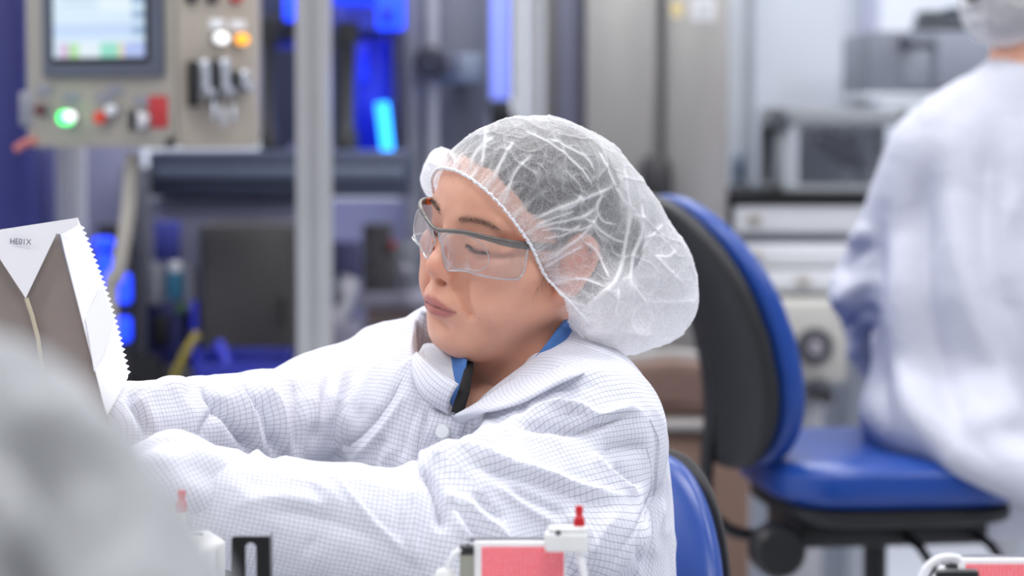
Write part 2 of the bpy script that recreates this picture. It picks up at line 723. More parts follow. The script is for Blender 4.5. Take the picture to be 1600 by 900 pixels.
def hand_mesh(wrist, palm_dir, palm_nrm, side, curl, lo, hi):
    """hand with palm, four fingers of different lengths and a thumb (world, metres)"""
    d = np.asarray(palm_dir, float)
    d /= np.linalg.norm(d)
    n = np.asarray(palm_nrm, float)
    n -= d * (n @ d)
    n /= np.linalg.norm(n)
    t = np.cross(d, n) * side                        # towards the thumb
    S = SDF(np.asarray(wrist) - 0.2, np.asarray(wrist) + 0.2, 0.0028)
    w = np.asarray(wrist, float)
    S.cap(w - d * .03, w + d * .01, .024, .024)
    for k, o in enumerate((.026, .009, -.009, -.026)):
        kn = w + d * (.088 - abs(k - 1.2) * .004) + t * o
        S.cap(w + d * .012 + t * o * .6, kn, .0135, .011, .012)
        ln = (.040, .045, .042, .033)[k]
        p = kn
        ang = 0
        for j, f in enumerate((1.0, .62, .5)):
            ang += curl * (1, 1.15, .8)[j]
            q = p + (d * math.cos(ang) + n * math.sin(ang)) * ln * f
            S.cap(p, q, .0096 - j * .0011, .0086 - j * .0011, .004)
            p = q
    p0 = w + d * .025 + t * .026
    p1 = p0 + d * .032 + t * .024 + n * .016
    p2 = p1 + d * .030 + n * .014 + t * .002
    p3 = p2 + d * .022 + n * .014 - t * .008
    S.cap(p0 - t * .01, p1, .015, .0115, .012).cap(p1, p2, .0112, .0098, .004).cap(p2, p3, .0098, .008, .004)
    return S.mesh()


def skin_material():
    t = NT('skin')
    at = t.n('ShaderNodeAttribute', attribute_name='tint')
    n1 = t.noise(38, 4, 0.6)
    n2 = t.noise(420, 3, 0.6)
    n3 = t.noise(95, 2, 0.5)
    c = t.mix(t.ramp(n1, 0.3, 0.75), (1, 1, 1, 1), (0.93, 0.86, 0.84, 1))
    mul = t.n('ShaderNodeMix', data_type='RGBA', blend_type='MULTIPLY')
    mul.inputs[0].default_value = 1
    t.l(at.outputs['Color'], mul.inputs[6])
    t.l(c, mul.inputs[7])
    sp = t.mix(t.math('MULTIPLY', t.ramp(n3, 0.70, 0.78), 0.2), mul.outputs[2], srgb(150, 92, 70))
    t.set(Base_Color=sp)
    t.bsdf.inputs['Subsurface Weight'].default_value = 0.35
    t.bsdf.inputs['Subsurface Radius'].default_value = (1.0, 0.35, 0.18)
    t.bsdf.inputs['Subsurface Scale'].default_value = 0.006
    t.bsdf.inputs['Roughness'].default_value = 0.46
    t.bsdf.inputs['Specular IOR Level'].default_value = 0.42
    t.bump(n2, 0.16, 0.0006)
    return t.m


MATS['skin'] = skin_material()
MATS['hair'] = mat('hair_dark', (34, 30, 31), rough=0.42, var=0.5, scale=60)


def blob(X, c, r):
    return np.exp(-(((X - np.asarray(c, float)) / np.asarray(r, float)) ** 2).sum(1))


def paint_head(X):
    """local skin colours: lips, brows, redness; shade painted into the lip slit"""
    base = np.tile(np.array(srgb(230, 176, 150)[:3]), (len(X), 1))

    def put(w, col):
        nonlocal base
        w = np.clip(w, 0, 1)[:, None]
        base = base * (1 - w) + np.array(srgb(*col)[:3]) * w
    ax = np.abs(X[:, 0])
    XA = np.stack([ax, X[:, 1], X[:, 2]], 1)
    put(0.45 * blob(XA, (44, 60, -14), (22, 40, 20)), (214, 146, 124))
    put(0.5 * blob(XA, (0, 103, -14), (16, 14, 12)), (214, 142, 122))
    put(0.6 * blob(XA, (78, -12, 0), (12, 24, 34)), (216, 128, 108))
    put(0.45 * blob(XA, (34, 84, 8), (16, 14, 7)), (176, 124, 108))
    # lips
    front = X[:, 1] > 62
    up = np.where(ax < 5, -41.5 - 0.0 * ax + (5 - ax) * -0.25, -41.5 - (ax - 5) * 0.46)
    lo = -64.5 + (ax / 25.0) ** 2 * 11.0
    w = 1 / (1 + np.exp(-(up - X[:, 2]) / 0.8)) * (1 / (1 + np.exp(-(X[:, 2] - lo) / 0.9))) * (1 / (1 + np.exp((ax - 25.5) / 0.8))) * front
    put(w * 0.8, (178, 104, 104))
    put(0.6 * front * np.exp(-((X[:, 2] + 51.8 - 0.0) / 1.1) ** 2) * (ax < 26), (128, 62, 62))  # shade of the slit between the lips, painted as a dark line
    # brows
    zb = 40.5 - ((ax - 34) / 22.0) ** 2 * 4.5
    wb = np.exp(-((X[:, 2] - zb) / 3.6) ** 2) * (1 / (1 + np.exp(-(ax - 15) / 2.2))) * (1 / (1 + np.exp((ax - 54) / 3.0))) * (X[:, 1] > 40)
    put(0.5 * wb, (112, 84, 72))
    # lash line
    put(0.9 * front * np.exp(-((X[:, 2] - (9.4 + ((ax - 31) / 14) ** 2 * 2.4)) / 1.5) ** 2) * (ax > 17) * (ax < 47), (46, 32, 30))
    return np.concatenate([base, np.ones((len(X), 1))], 1)


HV, HQ = build_head_sdf()
HV = smooth_verts(HV, HQ, 1, 0.4)
head_tint = paint_head(HV)
HVW = H(HV)
HQ = HQ[:, ::-1]
# ------------------------------------------------------------------ hair, bouffant cap, safety glasses
def px_u(d=HEAD_D):
    return d / FPX


CUT_N = np.array([0.0, 1.0, -0.74])
CUT_N /= np.linalg.norm(CUT_N)


def cut_val(X):
    """head-frame signed distance in front of the cap's opening"""
    return X @ CUT_N - 27.0 / math.hypot(1, 0.74)


def hair_mesh():
    S = SDF((-95, -155, -110), (95, 100, 145), 2.0)
    S.ell((0, -11, 49), (75, 93, 76))
    S.ell((0, 22, 52), (66.5, 60.5, 52), 20)
    S.ell((0, -50, -5), (62, 50, 60), 20)
    S.ell((6, -110, 2), (40, 34, 38), 16)          # bun
    S.ell((84, -8, 0), (14, 22, 34), 4, op='sub')
    S.ell((-84, -8, 0), (14, 22, 34), 4, op='sub')
    X = np.stack(np.meshgrid(*S.ax, indexing='ij'), -1)
    pl = (X @ CUT_N.astype(np.float32)) - (27.0 - 21.0) / math.hypot(1, .74)
    pl = pl + 1.6 * np.sin(X[..., 0] * 0.16) * np.cos(X[..., 2] * .11)
    S.f = np.maximum(S.f, pl.astype(np.float32))
    S.f = np.maximum(S.f, -(X[..., 2] + 78 + 0.25 * X[..., 1]))
    V, Q = S.mesh()
    V = smooth_verts(V, Q, 6, 0.5)
    N = vnormals(V, Q)
    # combed-back strands
    ang = np.arctan2(V[:, 0], V[:, 2] - 20)
    k = np.sin(ang * 70 + 3 * np.sin(V[:, 1] * .05)) + .6 * np.sin(ang * 131 + 2)
    V = V + N * (0.32 * k)[:, None]
    return V, Q


def hair_material():
    t = NT('hair_black')
    co = t.n('ShaderNodeMapping')
    co.inputs['Scale'].default_value = (260, 30, 260)
    t.l(t.obco(), co.inputs[0])
    f = t.noise(1.0, 3, .6, vec=co.outputs[0])
    t.set(Base_Color=t.mix(t.ramp(f, .4, .75), srgb(26, 24, 25), srgb(84, 78, 78)), Roughness=0.42)
    t.bump(f, .5, .001)
    return t.m


NET_RIDGES = [  # crumple lines of the cap, seen from the side
    ([(955, 293), (911, 311), (867, 327), (835, 342)], 2.6, 3.0), ([(929, 324), (907, 338), (867, 347), (835, 355)], 2.4, 3.0),
    ([(975, 262), (978, 338), (973, 391), (962, 436), (947, 455), (920, 475)], 3.5, 4.5),
    ([(1002, 320), (1000, 360), (987, 409), (982, 444), (1004, 471), (1020, 500)], 4.0, 4.5),
    ([(933, 333), (907, 369), (871, 395), (858, 404)], 2.4, 3.0), ([(911, 378), (929, 391), (942, 418), (951, 435)], 2.0, 2.8),
    ([(849, 418), (889, 395), (911, 384)], 1.8, 2.6), ([(867, 440), (907, 436), (942, 449)], 1.8, 2.4),
    ([(867, 449), (893, 471), (916, 478)], 2.2, 2.6), ([(831, 242), (804, 271), (791, 307), (784, 320)], 1.8, 2.4),
    ([(802, 222), (782, 256), (771, 284)], 1.8, 3.4), ([(760, 200), (758, 227), (753, 262)], 2.0, 3.2),
    ([(936, 238), (951, 271), (960, 293)], 1.6, 2.4), ([(858, 218), (911, 244), (929, 267)], 1.4, 2.2),
    ([(1002, 373), (1027, 369), (1040, 378)], 1.8, 2.4), ([(1024, 400), (1044, 422), (1067, 444)], 2.0, 2.6),
    ([(964, 453), (962, 498), (969, 529)], 2.0, 2.8), ([(960, 293), (975, 320), (990, 330)], 1.8, 2.4),
    ([(907, 338), (930, 356), (955, 372), (975, 378)], 1.6, 2.2), ([(939, 300), (929, 324), (940, 345), (960, 350)], 1.6, 2.2),
    ([(770, 215), (744, 240), (735, 262)], 1.6, 3.0), ([(820, 205), (860, 225), (905, 262), (925, 290)], 1.2, 2.0),
    ([(885, 560), (930, 512), (985, 520), (1040, 530)], 2.0, 4.0), ([(1010, 470), (1050, 472), (1085, 470)], 2.4, 3.0),
    ([(1004, 471), (985, 500), (1000, 540)], 1.6, 2.6), ([(700, 236), (712, 252), (708, 268)], 2.5, 3.0),
    ([(683, 240), (690, 265), (684, 300)], 1.5, 2.5), ([(668, 262), (676, 285), (680, 312)], 1.5, 2.5),
    ([(1035, 350), (1015, 372), (1002, 395)], 1.6, 2.6), ([(1057, 392), (1042, 402), (1024, 400)], 1.6, 2.4),
    ([(868, 327), (893, 322), (905, 305)], 1.2, 2.0), ([(850, 372), (880, 366), (905, 352)], 1.6, 2.2),
    ([(845, 360), (868, 356), (900, 360), (925, 352)], 1.6, 2.2), ([(838, 350), (868, 338), (895, 330)], 1.4, 2.0),
]


def net_mesh():
    lo = np.minimum.reduce([PN(640, 150, 2.1), PN(640, 590, 2.1), PN(640, 150, 2.75), PN(640, 590, 2.75)]) - .01
    hi = np.maximum.reduce([PN(1120, 150, 2.1), PN(1120, 590, 2.75), PN(1120, 590, 2.1), PN(1120, 150, 2.75)]) + .01
    S = SDF(lo, hi, 0.0014)
    m = 0.001 * HEAD_S
    g = 4.5

    def he(c, r, k, off=g):
        S.ell(H(c), (np.array(r) + off) * m, k * m, R=HAX)
    he((0, -11, 49), (74, 93, 76), 0)
    he((0, 22, 52), (65, 60.5, 51), 20)
    he((0, -20, 0), (76, 60, 62), 16)
    he((0, -110, 2), (42, 34, 40), 20, 6)
    for sd in (-1, 1):
        he((sd * 74, -14, 0), (13, 27, 38), 16, 2)
        he((sd * 57, 28, 26), (13, 24, 27), 12, 3)
    u = px_u()
    E = np.eye(3)
    for (px, py, d, rx, rd, rz, k) in NET_BULGES:
        S.ell(PN(px, py, d), (rx * u, rd * 0.001, rz * u), k * u, R=E)
    X = np.stack(np.meshgrid(*S.ax, indexing='ij'), -1)
    pl = ((X - HORG.astype(np.float32)) @ (HAX.T @ CUT_N).astype(np.float32)) - np.float32(27.0 / math.hypot(1, .74) * m)
    S.f = np.maximum(S.f, pl)
    for (px, py, d, rx, rd, rz, k) in NET_FRONT:
        S.ell(PN(px, py, d), (rx * u, rd * 0.001, rz * u), k * u, R=E)
    # nothing of the cap inside the face
    V, Q = S.mesh()
    V = smooth_verts(V, Q, 2, 0.5)
    Xh = Hinv(V)
    cv = cut_val(Xh)
    N = vnormals(V, Q)
    # gathers running away from the elastic, and general crumple
    e1 = np.array([1.0, 0, 0])
    e2 = np.cross(CUT_N, e1)
    ctr = np.array([0, 27 + .74 * 10, 10.0])
    q = Xh - ctr
    phi = np.arctan2(q @ e2, q @ e1)
    dist = np.maximum(-cv, 0)
    dens = np.zeros(len(V))
    disp = np.zeros(len(V))
    rng = np.random.RandomState(3)
    for fq, am in ((26, 1.0), (41, .8), (67, .6)):
        ph = rng.rand() * 6
        w = phi * fq + ph + 1.2 * np.sin(dist * .045 + fq) + 0.8 * np.sin(phi * 7 + fq)
        rdg = (1 - np.abs(np.sin(w * .5))) ** 2.5
        fall = np.exp(-(dist / (34 if fq < 30 else 22)) ** 1.3)
        disp += 1.9 * am * (rdg - .3) * fall
        dens += 0.36 * am * rdg ** 1.5 * fall
    dens += 0.30 * np.exp(-(dist / 14.0) ** 2)
    fb_ = PN(688, 280, 2.477)
    dens += 0.55 / (1 + np.exp((np.linalg.norm(V - fb_, axis=1) - .034) / .003))
    low = 1 / (1 + np.exp((Xh[:, 2] + 30) / 7.0))
    dens += 0.28 * low * (1 / (1 + np.exp((Xh[:, 1] + 5) / 8.0)))
    # crumple noise (ridged)
    for sc, am in ((0.024, 2.0), (0.055, 0.9)):
        nz = np.array([mnoise.noise(Vector(p) * sc + Vector((3.1, 7.7, 1.3))) for p in Xh])
        rd = 1 - np.minimum(np.abs(nz) * 5.0, 1)
        far = 1 - np.exp(-(dist / 30) ** 2)
        disp += am * (rd ** 3 - .15) * (0.35 + 0.65 * far)
        dens += 0.16 * rd ** 6
    # drawn crumple lines on the side that is turned to us
    X2, Y2, D2 = to_px(V)
    camp = np.array([0, 0, CAM_H])
    fac = ((camp - V) * N).sum(1) / np.linalg.norm(camp - V, axis=1)
    ff = np.clip((fac - 0.02) / .15, 0, 1)
    for pts, h, w in NET_RIDGES:
        d, al = seg_dist(X2, Y2, catmull(pts, 6))
        ends = np.clip(np.minimum(al, 1 - al) * 6 + .25, 0, 1)
        pr = np.exp(-np.abs(d) / (w * 1.35))
        sh = np.exp(-(d / (w * 4.5)) ** 2)
        disp += ff * ends * h * (1.0 * pr + .25 * sh)
        dens += ff * ends * 0.95 * np.exp(-(d / (w * .52)) ** 2)
        dens += ff * ends * 0.13 * np.exp(-(d / (w * 2.6)) ** 2)
    V = V + N * (disp * m)[:, None]
    # open the cap: take out the flat face the cut left
    fc = cv[Q].mean(1)
    Nf = N[Q].mean(1) @ (HAX.T @ CUT_N)
    hd = np.sqrt((((Xh - np.array([0, 10, 20])) / np.array([92, 105, 135])) ** 2).sum(1))
    drop = (fc > -1.8) & (Nf > 0.55) & (hd[Q].mean(1) < 1.0) & (np.abs(fc) < 4)
    Q = Q[~drop]
    used = np.unique(Q)
    mp = -np.ones(len(V), int)
    mp[used] = np.arange(len(used))
    # rim curve for the elastic
    rim = []
    for a in np.linspace(0, 2 * PI, 220, endpoint=False):
        dr = e1 * math.cos(a) + e2 * math.sin(a)
        t = 30.0
        lastin = None
        ts = np.arange(30, 140, 0.8)
        pts = ctr + ts[:, None] * dr - CUT_N * 4.0
        W = H(pts)
        idx = np.round((W - S.lo) / S.h).astype(int)
        ok = ((idx >= 0) & (idx < S.n)).all(1)
        idx = np.clip(idx, 0, S.n - 1)
        fv = np.where(ok, S.f[idx[:, 0], idx[:, 1], idx[:, 2]], 1)
        # surface of the head part only
        w = np.where(fv > 0)[0]
        tt = ts[w[0]] if len(w) else 90
        rim.append((a, tt))
    return V[used], mp[Q], np.clip(dens[used], 0, 1.2), (ctr, e1, e2, np.array(rim))


NET_BULGES = [  # px, py, depth, rx px, depth radius mm, rz px, blend px
    (985, 440, 2.47, 104, 92, 112, 40),
    (905, 320, 2.45, 100, 90, 112, 30),
    (1040, 470, 2.48, 50, 60, 58, 24),
    (930, 470, 2.39, 62, 70, 62, 30),
    (978, 350, 2.46, 58, 70, 70, 30),
    (965, 510, 2.44, 60, 80, 44, 24),
]
NET_FRONT = [
    (690, 272, 2.475, 31, 34, 41, 10),
    (676, 284, 2.48, 18, 26, 27, 10),
    (690, 308, 2.48, 13, 20, 18, 10),
]


def net_material():
    t = NT('cap_nonwoven')
    t.t.nodes.remove(t.bsdf)
    at = t.n('ShaderNodeAttribute', attribute_name='cap_weight')
    fib = t.noise(900, 3, .75, dist=1.5)
    fib2 = t.noise(330, 2, .6, dist=2.0)
    v = t.n('ShaderNodeTexVoronoi', feature='DISTANCE_TO_EDGE')
    nz = t.n('ShaderNodeTexNoise')
    nz.inputs['Scale'].default_value = 24
    t.l(t.obco(), nz.inputs['Vector'])
    add = t.n('ShaderNodeMix', data_type='VECTOR')
    add.inputs[0].default_value = 0.018
    t.l(t.obco(), add.inputs[4])
    t.l(nz.outputs['Color'], add.inputs[5])
    v.inputs['Scale'].default_value = 24
    t.l(add.outputs[1], v.inputs['Vector'])
    cr = t.math('SUBTRACT', 1.0, t.math('MULTIPLY', v.outputs['Distance'], 16.0, clamp=True))
    cr = t.math('POWER', cr, 3.0)
    lw = t.n('ShaderNodeLayerWeight')
    lw.inputs['Blend'].default_value = 0.28
    f = t.math('MULTIPLY_ADD', fib, 1.6, -0.68)
    f = t.math('MULTIPLY_ADD', fib2, 0.22, f)
    f = t.math('MULTIPLY_ADD', cr, 0.14, f)
    f = t.math('ADD', f, at.outputs['Fac'])
    f = t.math('MULTIPLY_ADD', lw.outputs['Facing'], 0.50, f)
    f = t.math('MINIMUM', t.math('MAXIMUM', f, 0.05), 0.97)
    df = t.n('ShaderNodeBsdfDiffuse')
    df.inputs['Color'].default_value = (0.93, 0.93, 0.95, 1)
    tr = t.n('ShaderNodeBsdfTranslucent')
    tr.inputs['Color'].default_value = (0.93, 0.93, 0.95, 1)
    gl = t.n('ShaderNodeBsdfGlossy')
    gl.inputs['Roughness'].default_value = .45
    m1 = t.n('ShaderNodeMixShader')
    m1.inputs[0].default_value = .38
    t.l(df.outputs[0], m1.inputs[1])
    t.l(tr.outputs[0], m1.inputs[2])
    m3 = t.n('ShaderNodeMixShader')
    m3.inputs[0].default_value = .05
    t.l(m1.outputs[0], m3.inputs[1])
    t.l(gl.outputs[0], m3.inputs[2])
    tp = t.n('ShaderNodeBsdfTransparent')
    m2 = t.n('ShaderNodeMixShader')
    t.l(f, m2.inputs[0])
    t.l(tp.outputs[0], m2.inputs[1])
    t.l(m3.outputs[0], m2.inputs[2])
    bp = t.n('ShaderNodeBump')
    bp.inputs['Strength'].default_value = .3
    bp.inputs['Distance'].default_value = .0012
    t.l(t.math('MULTIPLY_ADD', cr, 1.0, fib2), bp.inputs['Height'])
    t.l(bp.outputs[0], df.inputs['Normal'])
    t.l(bp.outputs[0], tr.inputs['Normal'])
    t.l(m2.outputs[0], t.out.inputs['Surface'])
    return t.m


def clear_material(name='clear_plastic', tint=(0.99, 0.99, 0.995, 1), base=0.01, k=0.28, haze=0.0):
    t = NT(name)
    t.t.nodes.remove(t.bsdf)
    lw = t.n('ShaderNodeFresnel')
    lw.inputs['IOR'].default_value = 1.5
    tp = t.n('ShaderNodeBsdfTransparent')
    tp.inputs['Color'].default_value = tint
    gl = t.n('ShaderNodeBsdfGlossy')
    gl.inputs['Roughness'].default_value = .04
    m = t.n('ShaderNodeMixShader')
    t.l(t.math('MULTIPLY_ADD', lw.outputs[0], k, base), m.inputs[0])
    t.l(tp.outputs[0], m.inputs[1])
    t.l(gl.outputs[0], m.inputs[2])
    last = m.outputs[0]
    if haze:
        df = t.n('ShaderNodeBsdfDiffuse')
        df.inputs['Color'].default_value = (.95, .95, .97, 1)
        mh = t.n('ShaderNodeMixShader')
        mh.inputs[0].default_value = haze
        t.l(last, mh.inputs[1])
        t.l(df.outputs[0], mh.inputs[2])
        last = mh.outputs[0]
    t.l(last, t.out.inputs['Surface'])
    return t.m


def build_headgear(person):
    V, Q = hair_mesh()
    o = link_mesh('hair', np_mesh('hair', H(V), Q[:, ::-1]), hair_material(), person)
    V, Q, dens, (ctr, e1, e2, rim) = net_mesh()
    me = np_mesh('bouffant_cap', V, Q)
    set_point_attr(me, 'cap_weight', dens)
    cap = link_mesh('bouffant_cap', me, net_material(), person)
    # gathered elastic along the opening
    r = rim[:, 1].copy()
    n = len(r)
    for _ in range(6):
        r = (np.roll(r, 1) + r * 2 + np.roll(r, -1)) / 4
    pts = [H(ctr + e1 * (math.cos(a) * q) + e2 * (math.sin(a) * q) + CUT_N * (0.5 + .5 * math.sin(i * 1.9))) for i, (a, q) in enumerate(zip(np.repeat(rim[:, 0], 1), r + 0.5))]
    pp = []
    rr = []
    for i in range(n):
        a, b = pts[i], pts[(i + 1) % n]
        for k in range(3):
            pp.append(a + (b - a) * k / 3.0)
            rr.append(0.0013 + 0.0007 * (k == 1) + .0003 * math.sin(i * 2.3))
    mb = MB()
    mb.tube(pp, rr, seg=6, closed=True)
    mb.build('elastic_band', mat('elastic_white', (236, 236, 240), rough=.8, var=.04), cap)
    # loose hair in front of the ear and at the nape
    mb = MB()
    rg = random.Random(5)
    for k in range(40):
        y0 = 26 + rg.uniform(-9, 6)
        x0 = 64 + rg.uniform(-1, 1) + (26 - y0) * .15
        z0 = 4 + rg.uniform(-10, 4)
        L = rg.uniform(14, 32)
        pts = []
        for q in range(5):
            f = q / 4
            pts.append(H((x0 + 2.2 - f * 1.0, y0 - f * f * rg.uniform(1, 5), z0 - L * f)))
        mb.tube(pts, [.00005, .00005, .00005, .00004, .00002], seg=4)
    mb.build('loose_hair', mat('hair_strand', (62, 50, 45), rough=.5, var=.3, scale=80), o)
    mb = MB()
    for k in range(22):
        x0 = 44 + rg.uniform(-12, 10)
        pts = [H((x0 - f * 14, -34 + rg.uniform(-3, 3) + f * 10, -66 - f * rg.uniform(20, 46))) for f in (0, .3, .6, 1)]
        mb.tube(pts, [.0003, .00026, .0002, .00008], seg=4)
    strand = MATS['hair_strand']
    mb.build('loose_hair', strand, o)
    # eyebrow hairs
    for s in (-1, 1):
        mb = MB()
        for k in range(170):
            f = rg.random()
            ax = 14 + f * 40
            zb = 40.0 - ((ax - 34) / 22.0) ** 2 * 4.5 + rg.gauss(0, 1) * (2.0 - f * 1.0)
            p = brow_surf(s * ax, zb)
            if p is None:
                continue
            dx = rg.uniform(2.5, 5.5)
            dz = rg.uniform(-.5, 2.2) * (1 - f * 1.4)
            a = H(p + np.array([0, -.4, 0]))
            b = H(p + np.array([s * dx * .5, .7 - .3 * f, dz]))
            c = H(p + np.array([s * dx, .5 - dx * .30 * (.4 + f), dz * 1.2]))
            mb.tube([a, b, c], [.00011, .0001, .00004], seg=3, caps=False)
        mb.build('eyebrow', strand, o)
        mb = MB()
        for k in range(26):                          # lashes
            f = k / 25
            ax = 19 + f * 27
            zl = 9.6 + ((ax - 31) / 14) ** 2 * 2.4
            p = brow_surf(s * ax, zl)
            if p is None:
                continue
            mb.tube([H(p), H(p + np.array([s * (f - .4) * 2, 1.8, -1.6])), H(p + np.array([s * (f - .4) * 3.5, 3.4, -2.2]))], [.00022, .00018, .00006], seg=3, caps=False)
        mb.build('eyelashes', strand, o)
    return cap


_front = None


def brow_surf(x, z):
    """front surface of the face at head-frame x, z"""
    global _front
    if _front is None:
        _front = Hinv(HVW)
        _front = _front[_front[:, 1] > 30]
    d = (_front[:, 0] - x) ** 2 + (_front[:, 2] - z) ** 2
    k = np.argsort(d)[:6]
    k = k[d[k] < 9]
    if len(k) == 0:
        return None
    return np.array([x, _front[k, 1].max(), z])


# safety glasses ------------------------------------------------------------
BAR_XY = np.array([(0, 103.0), (8, 102.5), (20, 100.5), (35, 95.5), (50, 86), (60, 76), (66, 64), (69, 48), (69.5, 30), (71.5, 5), (73, -20)])
BAR_Z = np.array([24.5, 25.5, 29, 32, 32, 31, 29.5, 27.5, 26, 24.0, 22.0])


def bar_curve(side, n=8):
    pts = np.column_stack([BAR_XY[:, 0] * side, BAR_XY[:, 1], BAR_Z - 0.055 * BAR_XY[:, 0] * side])
    return catmull(pts, n)


def build_glasses():
    root = thing('safety_glasses', "clear safety glasses with grey brow bar and orange inner temples on the woman's face", 'glasses', tuple(H((0, 100, 18))))
    inv = Vector(root.location)

    def W(p):
        return Vector(H(p)) - inv
    gm = mat('glasses_grey', (104, 98, 94), rough=.28, var=.08, scale=40, spec=.6)
    om = mat('glasses_orange', (226, 106, 22), rough=.35, var=.05)
    cl = clear_material(haze=.05)
    rim_m = clear_material('clear_rim', (0.95, 0.95, 0.96, 1), 0.12, 0.7, .35)  # white mixed into the clear rim stands in for its bright highlights
    mb = MB()
    full = np.concatenate([bar_curve(-1)[::-1], bar_curve(1)[1:]])
    n = len(full)
    s = np.abs(full[:, 0])
    y = full[:, 1]
    hgt = np.where(y > 98, 1.9, np.where(y > 62, 1.9 + (98 - y) / 36 * 1.9, 3.6))
    wid = np.where(y > 60, 1.9, 1.5)
    hgt = np.convolve(np.pad(hgt, 4, mode='edge'), np.ones(9) / 9, 'valid')
    # flat swept bar: sections upright in the head frame
    rings = []
    for i in range(n):
        t = full[min(i + 1, n - 1)] - full[max(i - 1, 0)]
        t /= np.linalg.norm(t)
        side = np.cross(t, [0, 0, 1.0])
        side /= np.linalg.norm(side)
        ring = []
        for a, b in ((1, .55), (.6, 1), (-.6, 1), (-1, .55), (-1, -.55), (-.6, -1), (.6, -1), (1, -.55)):
            ring.append(mb.bm.verts.new(W(full[i] + side * a * wid[i] + np.array([0, 0, 1]) * b * hgt[i])))
        rings.append(ring)
    for A, B in zip(rings, rings[1:]):
        for k in range(8):
            j = (k + 1) % 8
            mb.bm.faces.new((A[k], A[j], B[j], B[k]))
    mb.bm.faces.new(rings[0])
    mb.bm.faces.new(rings[-1][::-1])
    fr = mb.build('brow_bar', gm, root, angle=70)
    for sd in (-1, 1):                                  # orange inside of the temples
        c = bar_curve(sd)
        c = c[c[:, 1] < 70]
        mb = MB()
        rings = []
        for i, p in enumerate(c):
            q = p + np.array([-sd * 2.4, 0, 0])
            rings.append([mb.bm.verts.new(W(q + np.array([a * 1.0, 0, b * 3.1]))) for a, b in ((1, 1), (-1, 1), (-1, -1), (1, -1))])
        for A, B in zip(rings, rings[1:]):
            for k in range(4):
                j = (k + 1) % 4
                mb.bm.faces.new((A[k], A[j], B[j], B[k]))
        mb.bm.faces.new(rings[0])
        mb.bm.faces.new(rings[-1][::-1])
        o = mb.build('temple_pad', om, root)
        o['label'] = 'orange inside of the temple'
        # lens with side shield: curved sheet under the bar
        c = bar_curve(sd, 12)
        c = c[(c[:, 1] > 44) & (np.abs(c[:, 0]) > 5)]
        nt = 12
        grid = np.zeros((len(c), nt + 1, 3))
        L = np.concatenate([[0], np.cumsum(np.linalg.norm(np.diff(c, axis=0), axis=1))])
        L /= L[-1]
        for i, p in enumerate(c):
            f = L[i]
            drop = 40 - 9 * f
            if f < .16:
                drop *= .30 + .70 * math.sin(min(1, f / .16) * PI / 2)
            if f > .9:
                drop *= .62 + .38 * math.sqrt(max(0, 1 - ((f - .9) / .1) ** 2))
            for j in range(nt + 1):
                g = j / nt
                z = p[2] - 1 - drop * g
                inw = (5.0 if f < .3 else 5.0 - 5.5 * min(1, (f - .3) / .3)) * g * g
                dirn = np.array([p[0] * .35, p[1] - 20, 0])
                dirn /= np.linalg.norm(dirn)
                out = 4.5 * min(1, max(0, (f - .35) / .3)) * min(1, g * 4)
                grid[i, j] = np.array([p[0], p[1], z]) - dirn * (inw - out)
        me_v = [tuple(W(grid[i, j])) for i in range(len(c)) for j in range(nt + 1)]
        me_f = [(i * (nt + 1) + j, (i + 1) * (nt + 1) + j, (i + 1) * (nt + 1) + j + 1, i * (nt + 1) + j + 1) for i in range(len(c) - 1) for j in range(nt)]
        me = np_mesh('lens', np.array(me_v), np.array(me_f))
        lens = link_mesh('lens', me, cl, root)
        md = lens.modifiers.new('thickness', 'SOLIDIFY')
        md.thickness = 0.0016
        # moulded rim of the lens and of the shield

        def G(f, g):
            i = np.searchsorted(L, f)
            i = min(max(i, 1), len(c) - 1)
            w = (f - L[i - 1]) / max(L[i] - L[i - 1], 1e-9)
            col = grid[i - 1] * (1 - w) + grid[i] * w
            j = min(int(g * nt), nt - 1)
            return W(col[j] * (1 - (g * nt - j)) + col[j + 1] * (g * nt - j))
        mb = MB()
        out = [G(f, 1.0) for f in np.linspace(0.0, 1.0, 40)]
        out = [G(0, g) for g in (0.05, .3, .6, .85)] + out + [G(1, g) for g in (.85, .6, .3, .05)]
        mb.tube(out, .0009, seg=8)
        oval = [G(.07, .16), G(.05, .4), G(.10, .75), G(.20, .93), G(.35, .95), G(.50, .90), G(.60, .74), G(.62, .5), G(.56, .22), G(.42, .06), G(.25, .03), G(.12, .06)]
        ov = catmull(np.array([tuple(p) for p in oval + [oval[0]]]), 5)
        mb.tube([Vector(p) for p in ov], .0006, seg=6)
        o = mb.build('lens_rim', rim_m, lens)
        mb = MB()                                       # nose pad
        mb.tube([W((sd * 9, 97, 10)), W((sd * 10.5, 95, 4)), W((sd * 12, 92, -3))], [.0012, .0022, .0014], seg=10, flat=(.6, 1))
        o = mb.build('nose_pad', om, root)
        o['label'] = 'orange nose pad'
    return root
